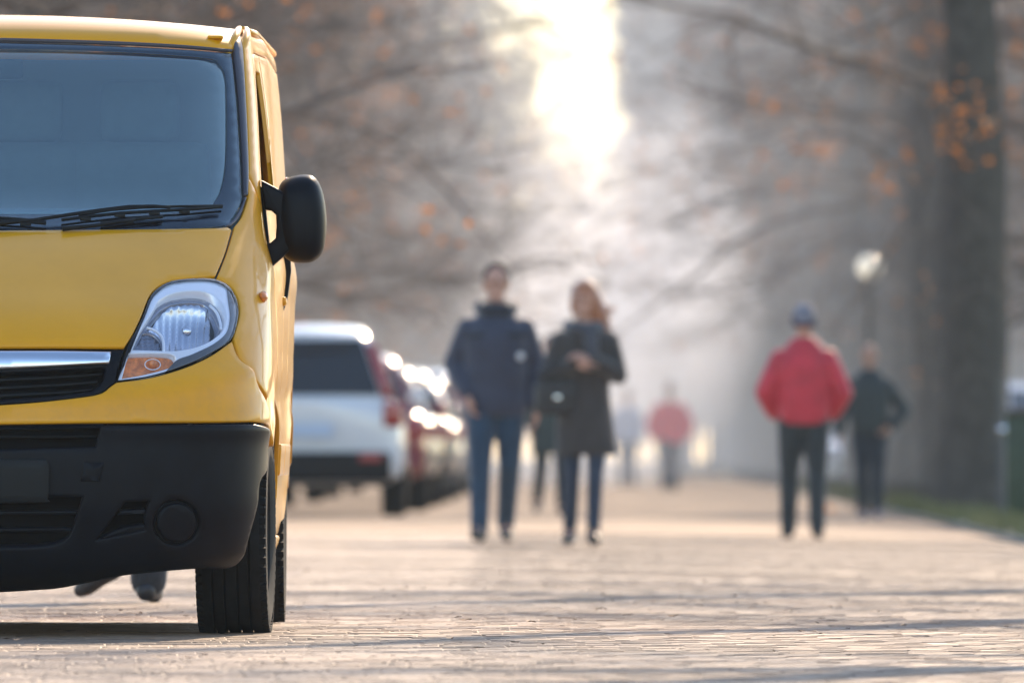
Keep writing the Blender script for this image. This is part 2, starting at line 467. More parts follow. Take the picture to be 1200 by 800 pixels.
# black trim strips running up beside the glass
TR = [C(P(277.5, 229)), C(P(289.5, 229)), P(290.5, 200), P(287, 130), P(284, 75), C((P(283.5, 60)[0], P(283.5, 60)[1] + 0.09)), C((P(274, 58)[0], P(274, 58)[1] + 0.11)), C(P(274, 59.5)), P(279.5, 110), P(285, 190), C(P(286.3, 229))]
TRIM_L = [C(P(286.5, 229)), P(285, 190), P(279.5, 110), C(P(274.3, 60))]
TRIM_R = [C(P(284.5, 60)), P(287.5, 110), P(291, 190), C(P(290.5, 229))]
qa, va = P(274.3, 60)[0], P(274.3, 60)[1]; qb, vb = P(284.5, 60)
VG = P(272, 57)[1]
trim = panel('pillar_trim', [C(P(286.5, 229)), P(285, 190), P(279.5, 110), P(274.3, 60), (qa + .01, va + .10), C((qa + .05, va + .22)), C((qb + .02, vb + .22)), (qb - .005, vb + .10), P(284.5, 60), P(287.5, 110), P(291, 190), C(P(290.5, 229))], M['trim'], van, both=True, step=0.02, off=0.004, gap=0.001)
# cowl: dark plastic at the foot of the windscreen corners
panel('cowl', [C(P(286.8, 230)), P(283.5, 241), P(273.5, 257), C(P(262.5, 265)), C(P(271, 264.5)), P(281, 254), C(P(290, 231))], M['trim'], van, both=True, step=0.02, off=0.001, gap=0.001)

# --- headlight region outline
HL = [C(P(136.5, 446.5)), P(147.5, 410.5), P(160.5, 384), P(173.5, 352.5), P(182.5, 339), P(200.5, 329.3), P(227, 326), P(252, 327.2), P(269, 336), P(278, 352), P(279.5, 370), P(272.5, 396), P(247, 414.5), P(213, 430), P(173, 441.5)]
# --- front wing
def arch(cy, cz, r, a0, a1, n=14):
    return [YZ(cy + r * math.cos(R(a0 + (a1 - a0) * i / n)), cz + r * math.sin(R(a0 + (a1 - a0) * i / n))) for i in range(n + 1)]
ar = arch(.93, .34, .395, 141, 2)
BUMP_SEAM = [P(273, 397.5), P(280, 420), P(292, 434), P(303, 452)]
WING = [C(P(291, 232)), P(283, 254), P(274.5, 265), P(272.8, 272), P(264.3, 299), C(P(254.2, 324)), P(270.5, 335), P(279.5, 351), P(281, 370), C(P(273.8, 396.8)), P(280.5, 419.5), P(292.5, 433), P(303.5, 450.5), YZ(.50, .70), C(ar[0])] + ar[1:-1] + [C(ar[-1]), C(YZ(1.335, .30)), YZ(1.335, .60), YZ(1.27, .95), YZ(1.19, 1.25), C(YZ(1.165, 1.345)), YZ(1.12, 1.37), C(P(290.5, 205))]
def bulge_arch(q, v):
    p = _S0(q, v); r = np.hypot(p[..., 1] - .93, p[..., 2] - .34)
    r2 = np.hypot(p[..., 1] - 4.03, p[..., 2] - .34)
    f = 0.014 * np.exp(-((r - .40) / .05) ** 2) + 0.010 * np.exp(-((r2 - .40) / .05) ** 2)
    # shoulder crease below the windows and a swage line on the lower doors
    g = (q > Q * .9)
    return f + g * (0.012 * np.exp(-((p[..., 2] - 1.16) / .07) ** 2) - 0.010 * np.exp(-((p[..., 2] - .74) / .05) ** 2))
wing = panel('wing', WING, M['yellow'], van, both=True, step=0.028, disp=bulge_arch)
# --- yellow upper bumper
def bump_crease(q, v):
    p = _S0(q, v); x = np.abs(p[..., 0]); z = p[..., 2]
    zc = .735 + .10 * np.clip((x - .35) / .55, 0, 1) ** 2
    return 0.020 * np.exp(-((z - zc) / .05) ** 2) * np.clip(.3 + x, 0, 1)
UB = [C(at_centre(476.5)), P(40, 472), P(98, 466), P(119, 461.5), P(127, 455), C(P(136, 448)), P(173, 443.2), P(213, 431.7), P(247, 416.3), C(P(272.5, 398.5)), P(279.5, 421), P(291.5, 435), P(302, 453), YZ(.50, .685), C(YZ(.608, .585)), YZ(.53, .60), YZ(.46, .652), C(P(297, 494.5)), P(200, 495), C(at_centre(498))]
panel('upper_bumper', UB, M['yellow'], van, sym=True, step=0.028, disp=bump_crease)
# --- grille
GR = [C(at_centre(409.3)), C(P(146, 408.7)), P(141, 425), C(P(135, 447.5)), P(127, 454), P(118, 460), P(97, 465), P(40, 471), C(at_centre(475.5))]
GH1 = [C((0.0, at_centre(438)[1])), P(60, 434), C(P(124, 430)), P(120, 446), C(P(108, 457)), P(60, 463), C((0.0, at_centre(470)[1]))]
g = panel('grille', GR, M['black_plastic'], van, sym=True, step=0.03, off=-0.004, gap=0.001, thick=0.03)
bpy.data.objects.remove(g)
bm = panel_mesh(curve(half(GR), 0.02), [curve(half(GH1), 0.015)], off=-0.004, gap=0.001, thick=0.03, step=0.03)
g = obj('grille', orient_out(bm), M['black_plastic'], van, recalc=False)
for k in range(3):
    f0 = (k + .55) / 3.5; 
    y0 = 438 + 32 * f0
    sl = [C(at_centre(y0)), P(60, y0 - 4.5), C(P(121 - 6 * k, y0 - 8.6)), C(P(121 - 6 * k, y0 - 6.4)), P(60, y0 - 2), C(at_centre(y0 + 3))]
    bm = panel_mesh(curve(half(sl), .02), [], off=-0.016, thick=0.02, gap=0, step=.03, lip=.002)
    obj('slat', orient_out(bm), M['dark_plastic'], g, recalc=False)
CH = [C(at_centre(411.5)), P(60, 411.6), C(P(130, 413)), C(P(127.5, 427.5)), P(60, 431), C(at_centre(435.5))]
panel('chrome_bar', CH, M['brushed'], van, sym=True, step=0.02, off=0.008, thick=0.02, gap=0.001, disp=lambda q, v: 0.008 * np.sin(np.clip((v - at_centre(435.5)[1]) / (at_centre(411.5)[1] - at_centre(435.5)[1]), 0, 1) * math.pi))
bm = panel_mesh(curve(half(GR), 0.02), [], off=-0.06, gap=0.004, thick=0.002, step=0.05)
obj('grille_back', orient_out(bm), M['void'], van, recalc=False)

# --- black lower bumper with openings
lowb = [C(at_centre(699)), P(40, 692), P(70, 689.5), P(130, 678), P(180, 672), P(230, 668), P(262, 667.5), P(276, 664), P(287, 654), P(293.5, 638), P(299, 615), P(303.5, 590), P(307, 562)]
BB = lowb + [YZ(.582, .52), C(YZ(.60, .565)), YZ(.53, .588), YZ(.46, .64), C(P(296.5, 496.5)), P(200, 497.5), C(at_centre(500))]
H_up = [C((0.0, at_centre(501.5)[1])), C(P(118, 499.5)), C(P(112.5, 523)), C((0.0, at_centre(527)[1]))]
H_lo = [C((0.0, at_centre(584)[1])), C(P(97, 582)), P(88, 612), P(81, 630), P(68, 638), P(40, 642), C((0.0, at_centre(644)[1]))]
c_f = (208, 613)
H_fog = [P(c_f[0] + 27.5 * math.cos(R(a)), c_f[1] + 28 * math.sin(R(a))) for a in range(0, 360, 24)]
H_sl = [C(P(147, 588)), C(P(176, 587)), P(171, 605), C(P(171, 622)), C(P(113, 634))]
def low_disp(q, v):
    p = _S0(q, v); x = np.abs(p[..., 0]); z = p[..., 2]
    return 0.010 * np.exp(-((z - .655) / .035) ** 2) - 0.008 * np.exp(-((z - .30) / .08) ** 2) - .012 * (1 / (1 + np.exp(-(0.33 - x) / .012))) * np.exp(-((z - .5) / .2) ** 4)
st = 0.02
allh = [curve(half(H_up), .012), curve(half(H_lo), .012)]
for h in (H_fog, H_sl):
    hc = curve(h, .012); allh += [hc, hc * np.array([-1, 1])]
bm = panel_mesh(curve(half(BB), st), allh, step=st, thick=.03, lip=.006, disp=low_disp, hole_gap=0)
lb = obj('lower_bumper', orient_out(bm), M['black_plastic'], van, recalc=False)
# recess backing
bm = bmesh.new()
for sx in (1,):
    pass
bm = panel_mesh(curve(half([C(at_centre(660)), P(90, 655), P(250, 650), P(285, 560), P(280, 505), C(at_centre(497))]), .03), [], off=-0.075, thick=.002, step=.05)
obj('recess_back', orient_out(bm), M['void'], lb, recalc=False)
def strip(name, y0, y1, x1, off, m, parent, dy=0, thick=.02):
    sl = [C(at_centre(y1)), P(x1 * .5, y1 - .3 + dy * .5), C(P(x1, y1 - .6 + dy)), C(P(x1, y0 - .6 + dy)), P(x1 * .5, y0 - .3 + dy * .5), C(at_centre(y0))]
    bm = panel_mesh(curve(half(sl), .02), [], off=off, thick=thick, gap=0, step=.03, lip=.003)
    return obj(name, orient_out(bm), m, parent, recalc=False)
strip('slat', 509, 512, 117, -.035, M['dark_plastic'], lb)
for yy, x1 in ((600.5, 94), (622, 86)):
    strip('slat', yy, yy + 4.5, x1, -.028, M['black_plastic'], lb)
for k in range(22):          # fine cooling mesh behind the slats
    pass
bm = bmesh.new()
for k in range(26):
    zz = .225 + k * .0175
    if .37 < zz < .55: continue
    q_ = np.linspace(-.38, .38, 24)
    vz = YZ(0, 0)
    ring = []
    for a in q_:
        pass
radiator = bmesh.new()
for k in range(30):
    add_box(radiator, (0, .135, .24 + k * .0155), (.70, .012, .006))
for k in range(9):
    add_box(radiator, (-.32 + k * .08, .150, .47), (.008, .012, .46))
obj('radiator', radiator, M['underbody'], van, smooth=False)
# number-plate carrier (blank) and tow-eye cover, fog-light blanks, recess wings
PL = [C(at_centre(589)), P(50, 588.5), P(55.5, 585), P(57, 575), P(57.5, 545), P(55, 538.5), P(50, 537.5), C(at_centre(538))]
panel('plate_carrier', PL, M['dark_plastic'], van, sym=True, step=.03, off=.012, thick=.02, gap=0)
TW = [C(P(98, 541.5)), C(P(122, 541.5)), C(P(116.5, 564)), C(P(94.5, 563.5))]
panel('tow_eye_cover', TW, M['black_plastic'], van, step=.02, off=.0035, thick=.006, gap=.0, lip=.003)
FG = [P(c_f[0] + 23.0 * math.cos(R(a)), c_f[1] + 23.5 * math.sin(R(a))) for a in range(0, 360, 24)]
FG2 = [P(c_f[0] + 26.5 * math.cos(R(a)), c_f[1] + 27 * math.sin(R(a))) for a in range(0, 360, 24)]
panel('fog_light_blank', FG, M['black_plastic'], van, both=True, step=.02, off=-.004, thick=.02, gap=0, lip=.006)
for sx in (1, -1):
    bm = panel_mesh(curve(FG2, .015), [curve(FG, .015)], off=-.016, thick=.02, gap=0, step=.02, lip=.003, sx=sx, hole_gap=-.001)
    obj('fog_light_surround', orient_out(bm), M['black_plastic'], van, recalc=False)
for pts in ([C(P(142, 598.5)), C(P(172, 597)), C(P(171.5, 603)), C(P(138, 604.5))], [C(P(114, 633.5)), P(140, 622), C(P(160, 617)), C(P(171, 616)), C(P(171, 623.5))]):
    panel('recess_fin', pts, M['black_plastic'], van, both=True, step=.02, off=-.012, thick=.03, gap=0)

# --- headlights
def hl_part(name, pts, m, parent, sx, off, **kw):
    kw.setdefault('gap', 0); kw.setdefault('thick', .01); kw.setdefault('step', .014); kw.setdefault('lip', .002)
    holes = kw.pop('holes', [])
    bm = panel_mesh(curve(pts, .012), [curve(h, .012) for h in holes], off=off, sx=sx, **kw)
    return obj(name, orient_out(bm), m, parent, recalc=False)
def zp(x, y):               # zoom-3 crop coordinates of the headlight -> surface
    return P(120 + x / 5.333, 310 + y / 5.333)
band_in = [zp(330, 250), zp(360, 205), zp(440, 165), zp(560, 148), zp(660, 160), zp(735, 205), zp(778, 270), zp(785, 330), zp(765, 395), zp(700, 455), zp(610, 500), zp(500, 525), zp(400, 528), zp(290, 525), C(zp(190, 522)), zp(215, 455), zp(250, 380)]
big = [zp(345, 262), zp(385, 220), zp(450, 190), zp(560, 178), zp(655, 190), zp(715, 235), zp(755, 300), zp(768, 350), zp(745, 400), zp(690, 448), zp(600, 492), zp(500, 517), zp(412, 520), zp(398, 440), zp(370, 395), zp(320, 365), zp(290, 352), zp(305, 310)]
amb = [C(zp(165, 548)), zp(300, 545), zp(430, 550), zp(468, 575), zp(465, 612), zp(400, 645), zp(250, 683), C(zp(125, 705))]
park = [C(zp(195, 520)), zp(235, 440), C(zp(270, 372)), zp(320, 378), zp(362, 405), zp(385, 450), C(zp(390, 520))]
def bowl(depth, cpt, rad):
    cx, cv = cpt
    return lambda q, v: -depth * np.clip(1 - (((q - cx) / rad[0]) ** 2 + ((v - cv) / rad[1]) ** 2), 0, 1) ** .5
for sx in (1, -1):
    h = hl_part('headlight', HL, M['lens'], van, sx, 0.002, gap=.0018, thick=.012, step=.02)
    # black seal, chrome surround band, housing floor
    hl_part('seal', HL, M['void'], h, sx, -0.004, gap=.0018, thick=.05, holes=[[(p[0], p[1]) + tuple(p[2:]) for p in [C(zp(90, 725)), zp(200, 470), zp(270, 300), zp(310, 200), zp(370, 135), zp(440, 100), zp(570, 84), zp(700, 92), zp(790, 130), zp(835, 220), zp(845, 320), zp(805, 455), zp(680, 555), zp(500, 635), zp(290, 700)]]])
    outer = [C(zp(92, 723)), zp(202, 470), zp(272, 300), zp(312, 200), zp(372, 137), zp(440, 102), zp(570, 86), zp(700, 94), zp(788, 132), zp(832, 220), zp(842, 320), zp(803, 453), zp(680, 553), zp(500, 633), zp(290, 698)]
    hl_part('bezel', outer, M['bezel'], h, sx, -0.010, holes=[band_in, amb], thick=.05)
    hl_part('smoked_edge', [C(zp(786, 134)), zp(831, 220), zp(841, 320), zp(802, 453), zp(679, 552), zp(500, 631), C(zp(395, 668)), zp(470, 590), zp(570, 552), zp(705, 485), zp(785, 410), zp(806, 320), zp(795, 215)], M['smoked'], h, sx, -.005, thick=.006)
    b = bmesh.new(); cc = [S(*zp(330 + 50 * math.cos(a), 598 + 34 * math.sin(a)), -.028) for a in np.linspace(0, 2 * math.pi, 25)]
    add_tube(b, [(p[0] * sx, p[1], p[2]) for p in cc], .0016, 6, cap=False); obj('rim', b, M['bezel'], h)
    c_big = zp(560, 345)
    hl_part('reflector', big, M['reflector'], h, sx, -0.045, step=.010, disp=lambda q, v: -.07 * np.clip(1 - (((q - c_big[0]) / .15) ** 2 + ((v - c_big[1]) / .14) ** 2), 0, 1) ** .7 + .0025 * np.sign(np.sin((q - c_big[0]) * 260)))
    hl_part('housing', band_in, M['lampgrey'], h, sx, -0.038, holes=[big, park], thick=.03)
    hl_part('parking_light', park, M['lampgrey'], h, sx, -0.045, step=.006, disp=lambda q, v: .002 * np.sin(q * 330) + .002 * np.sin(v * 330))
    hl_part('indicator', amb, M['amber'], h, sx, -0.035, step=.010)
    # bulbs with caps
    for (zx, zy, rr, dpt, mm) in ((560, 345, .0115 * 1.3, -.05, 'reflector'), (330, 595, .013, -.025, 'amber')):
        c = S(*zp(zx, zy), dpt); b = bmesh.new()
        add_lathe(b, [(-.004, 0.0005), (-.004, rr * .7), (0, rr), (.03, rr), (.05, rr * .8)], 'y', (c[0] * sx, c[1], c[2]), 24)
        obj('bulb', b, M[mm], h)
    # thin bright rim arc round the parking light and divider above the indicator
    for chain in ([zp(288, 356), zp(330, 368), zp(370, 395), zp(393, 440), zp(400, 520)], [zp(165, 533), zp(300, 534), zp(420, 535), zp(520, 538), zp(560, 556)],
                  [zp(690, 215), zp(735, 260), zp(760, 320), zp(768, 370)]):
        b = bmesh.new(); cc = curve([C(chain[0])] + chain[1:-1] + [C(chain[-1])] + chain[1:-1][::-1], .01)
        pts = [S(p[0], p[1], -.026) for p in cc[:len(cc) // 2 + 1]]
        add_tube(b, [(p[0] * sx, p[1], p[2]) for p in pts], .0048, 8); obj('rim', b, M['bezel'], h)

# --- side: door, sliding panel, pillars, windows
SPt = YZ(1.165, 1.36)
PIL = [C(P(291.2, 204)), P(291.8, 190), P(288.3, 110), C(P(285.3, 60)), (qb - .0, vb + .10), C((qb + .03, vb + .22))]
q_tr, v_tr = qb + .03, vb + .22
# pillar and cant rail
zr = 1.865
wtop = [YZ(4.68, zr), YZ(3.6, zr), YZ(2.6, zr), YZ(2.0, zr), YZ(1.86, zr - .005), YZ(1.74, 1.83), YZ(1.58, 1.70), YZ(1.36, 1.50)]
BK = YZ(4.68, 1.90)
pil = PIL + [C((BK[0] , v_tr + .0)), C(wtop[0])] + wtop[1:] + [C(YZ(1.18, 1.365)), YZ(1.13, 1.375)]
panel('body_side', pil, M['yellow'], van, both=True, step=0.035, off=0.0, gap=.002)
# front door
DW = [C(YZ(1.36, 1.385)), C(YZ(2.07, 1.385)), C(YZ(2.07, 1.80)), YZ(1.86, 1.80), YZ(1.74, 1.765), YZ(1.55, 1.60)]
DOOR = [C(YZ(1.345, .30)), YZ(1.345, .60), YZ(1.28, .95), YZ(1.20, 1.25), C(YZ(1.19, 1.36)), YZ(1.37, 1.495), YZ(1.59, 1.695), YZ(1.75, 1.825), YZ(1.87, 1.858), C(YZ(2.16, 1.86)), C(YZ(2.16, .30))]
doors = panel('door', DOOR, M['yellow'], van, both=True, step=0.035, disp=bulge_arch, holes=[DW])
panel('window', DW, M['sideglass'], van, both=True, step=0.05, off=-.03, thick=.003, gap=0)
for d_ in doors:
    sx = 1 if sum(v.co.x for v in d_.data.vertices) > 0 else -1
    b = bmesh.new(); add_box(b, (sx * .945, 1.90, 1.06), (.03, .14, .03), bev=.010); obj('handle', b, M['yellow'], d_)
    b = bmesh.new()
    hp = [YZ(1.36, 1.378), YZ(2.1, 1.378)]
    pp = [S(a[0], a[1], .004) for a in hp]
    add_tube(b, [(p[0] * sx, p[1], p[2]) for p in pp], .009, 6); obj('window_seal', b, M['trim'], d_)
SW = [C(YZ(2.30, 1.385)), C(YZ(3.28, 1.385)), C(YZ(3.28, 1.80)), C(YZ(2.30, 1.80))]
SL = [C(YZ(2.175, .30)), C(YZ(2.175, 1.86)), C(YZ(3.38, 1.86)), C(YZ(3.38, .30))]
panel('sliding_door', SL, M['yellow'], van, both=True, step=0.05, disp=bulge_arch)
ar2 = arch(4.03, .34, .395, 178, 30)
RQ = [C(YZ(3.395, 1.86)), C(YZ(4.68, 1.86)), C(YZ(4.68, .45)), C(ar2[-1])] + ar2[::-1][1:-1] + [C(ar2[0]), C(YZ(3.395, .30))]
panel('rear_quarter', RQ, M['yellow'], van, both=True, step=0.05, disp=bulge_arch)
# black lower mouldings along the doors, door track
for (y0, y1) in ((1.40, 2.13), (2.20, 3.36)):
    ml = [C(YZ(y0, .50)), C(YZ(y1, .50)), C(YZ(y1, .60)), C(YZ(y0, .60))]
    panel('side_moulding', ml, M['yellow'], van, both=True, step=.04, off=.018, thick=.02, gap=0, lip=.006)
sill = [C(YZ(1.36, .20)), C(YZ(3.62, .20)), C(YZ(3.62, .295)), C(YZ(1.36, .295))]
panel('sill', sill, M['yellow'], van, both=True, step=.05, off=.006, thick=.03, gap=0, lip=.008)
# roof: from the header above the windscreen back
RF = [C((0, at_centre(43.5)[1])), P(150, 48.5), P(245, 55.5), C(P(272.5, 57.5)), (qa + .002, va + .10), C((qa + .035, va + .22)), C((Q + 2.5, va + .22)), (Q + 2.2, VMAX * .9), C((0.3, VMAX - .02)), C((0, VMAX - .02))]
panel('roof', RF, M['yellow'], van, sym=True, step=.05, thick=.01, gap=.001)
# header rubber between glass and roof
HD = [C((0, at_centre(46)[1])), P(150, 51.2), C(P(273, 59.8)), C(P(273, 57.8)), P(150, 48.9), C((0, at_centre(43.8)[1]))]
panel('header_seal', HD, M['trim'], van, sym=True, step=.03, off=.001, thick=.01, gap=0)
# flank of the roof behind the trim (raised gutter beads) seen as rounded ends beside the trim
for sx in (1, -1):
    for (dq, rr, mm, nm) in ((-.035, .013, 'yellow', 'roof_bead'), (.028, .015, 'yellow', 'roof_bead')):
        b = bmesh.new(); pts = []
        for k in range(14):
            t = k / 13; q_, v_ = qa + dq + .02 + .06 * t, va - .01 + .26 * t
            p = S(q_, v_, -.022 + .024 * min(1, t * 2.2)); pts.append((p[0] * sx, p[1], p[2]))
        add_tube(b, pts, rr, 10); obj(nm, b, M[mm], van)
    b = bmesh.new(); pts = [S(qa + .06, va + .22 , .005), S(Q + .5, va + .25, .008), S(Q + 3.0, va + .25, .006)]
    add_tube(b, [(p[0] * sx, p[1], p[2]) for p in pts], .012, 8); obj('roof_rail', b, M['yellow'], van)
    # roof-rack fixing point cover in the gutter
    b = bmesh.new(); p = S(*P(252, 47), .004); add_box(b, (p[0] * sx, p[1] + .04, p[2] + .006), (.05, .09, .010), bev=.004); obj('roof_fixing', b, M['yellow'], van)
# side repeater, badge-free door handle plate
c = S(*P(307.5, 348), .002)
for sx in (1, -1):
    b = bmesh.new(); add_sphere(b, (sx * (abs(c[0]) + .001), c[1], c[2]), .03, 20, (.5, 1.2, .62)); obj('side_repeater', b, M['amber'], van)
# back of the van
bm = bmesh.new(); vv = np.linspace(.05, 2.9, 40); rr = _S0(np.full_like(vv, Q + 3.0), vv)
rr = [p for p in rr]
ringf = [Vector((p[0] - .004, 4.66, p[2])) for p in rr] + [Vector((-p[0] + .004, 4.66, p[2])) for p in rr[::-1]]
ringb = [Vector((p.x * .955, 4.76, .22 + (p.z - .22) * .985)) for p in ringf]
add_rings(bm, [ringf, [Vector((p.x, 4.70, p.z)) for p in ringf], ringb]); obj('back_door', bm, M['yellow'], van, sharp=50)
bm = bmesh.new(); add_box(bm, (0, 4.78, .42), (1.84, .16, .24), bev=.05); obj('rear_bumper', bm, M['black_plastic'], van)
for sx in (1, -1):
    bm = bmesh.new(); add_box(bm, (sx * .885, 4.74, 1.20), (.10, .06, .62), bev=.02); obj('tail_light', bm, mat('tail_red', (.35, .01, .01), .2, coat=.6) if sx > 0 else bpy.data.materials['tail_red'], van)
# inner shell, floor, wheel houses
bm = bmesh.new()
add_box(bm, (0, 2.45, .40), (1.50, 4.4, .22)); add_box(bm, (0, .66, .60), (.84, .60, .50)); add_box(bm, (0, 2.3, .255), (.9, 3.6, .09))
for sx in (1, -1):
    add_box(bm, (sx * .60, 4.03, .62), (.5, .85, .3)); add_box(bm, (sx * .42, .93, .60), (.5, .9, .5)); add_box(bm, (sx * .80, .93, .80), (.2, .80, .10))
    add_box(bm, (sx * .80, 2.48, .34), (.16, 2.2, .18))
    add_tube(bm, [(sx * .1, 4.03, .33), (sx * .75, 4.03, .33)], .05, 10); add_tube(bm, [(sx * .1, .93, .33), (sx * .75, .93, .33)], .05, 10)
obj('underbody', bm, M['underbody'], van, smooth=False)
# cabin
bm = bmesh.new()
add_rings(bm, [[Vector((x, y, z)) for (y, z) in ((.86, 1.10), (1.02, 1.335), (1.22, 1.35), (1.42, 1.27), (1.50, 1.05), (1.46, .8), (.9, .8))] for x in (-.84, -.5, 0, .5, .84)])
obj('dashboard', bm, M['cabin'], van, sharp=40)
for sx in (-.45, .1, .48):
    bm = bmesh.new()
    add_box(bm, (sx, 2.06, 1.22), (.46 if abs(sx) > .3 else .40, .16, .72), Matrix.Rotation(R(-12), 4, 'X'), bev=.05)
    add_box(bm, (sx, 1.80, .82), (.48, .55, .18), bev=.05); s_ = obj('seat', bm, M['seat'], van)
    bm = bmesh.new(); add_box(bm, (sx, 2.16, 1.68), (.26, .10, .20), bev=.04); obj('headrest', bm, M['seat'], s_)
bm = bmesh.new(); pts = [Vector((-.45 + .19 * math.cos(a), 1.52 + .05 * math.sin(a), 1.27 + .17 * math.sin(a))) for a in np.linspace(0, 2 * math.pi, 33)]
add_tube(bm, pts, .014, 8, cap=False); add_box(bm, (-.45, 1.52, 1.27), (.12, .05, .10), bev=.02); obj('steering_wheel', bm, M['cabin'], van)
bm = bmesh.new(); add_box(bm, (0, 2.34, 1.25), (1.66, .03, 1.2)); obj('bulkhead', bm, mat('bulkhead_grey', (.24, .28, .30), .8), van, smooth=False)
bm = bmesh.new(); add_box(bm, (0, 1.50, 1.80), (.24, .02, .065), bev=.01); add_tube(bm, [(0, 1.48, 1.84), (0, 1.42, 1.89)], .01); obj('interior_mirror', bm, M['dark_plastic'], van)

# --- wheels
def wheel(x0, y0, sx, steer=0, r=.325, wd=.215):
    wh = obj('wheel', *(lambda b: (add_lathe(b, [(-wd*.30, .20), (-wd*.46, .225), (-wd*.53, .27), (-wd*.50, r-.022), (-wd*.46, r-.008), (-wd*.41, r-.001)] +
        sum([[(c - .0045, r), (c - .0035, r - .010), (c + .0035, r - .010), (c + .0045, r)] for c in (-.058, -.021, .021, .058)], []) +
        [(wd*.41, r-.001), (wd*.46, r-.008), (wd*.50, r-.022), (wd*.53, .27), (wd*.46, .225), (wd*.30, .20)], 'x', (0, 0, 0), 96), (b, M['rubber']))[1])(bmesh.new()), van, sharp=35)
    wh.location = (x0, y0, r); wh.rotation_euler = (0, 0, steer)
    # shoulder sipes
    b = bmesh.new()
    for k in range(64):
        for s in (-1, 1):
            rot = Matrix.Rotation(2 * math.pi * k / 64, 4, 'X')
            add_box(b, rot @ Vector((s * wd * .47, 0, r - .011)), (.022, .020, .016), rot)
    # the ring that carries the shoulder blocks joins them into one band
    add_lathe(b, [(-wd * .49, r - .03), (-wd * .49, r - .014), (wd * .49, r - .014), (wd * .49, r - .03)], 'x', (0, 0, 0), 96)
    obj('tread', b, M['rubber'], wh, smooth=False)
    b = bmesh.new()
    add_lathe(b, [(sx * .02, .002), (sx * .03, .06), (sx * .015, .10), (sx * .05, .17), (sx * .085, .198), (sx * .088, .212), (-sx * .08, .21), (-sx * .08, .19), (sx * .0, .15)], 'x', (0, 0, 0), 48)
    for k in range(8):
        rot = Matrix.Rotation(2 * math.pi * k / 8, 4, 'X'); add_box(b, rot @ Vector((sx * .045, 0, .13)), (.03, .045, .13), rot, bev=.008)
    obj('rim', b, M['rim'], wh, sharp=40)
for sx in (1, -1):
    wheel(sx * .812, .93, sx, R(-2.0)); wheel(sx * .812, 4.03, sx)

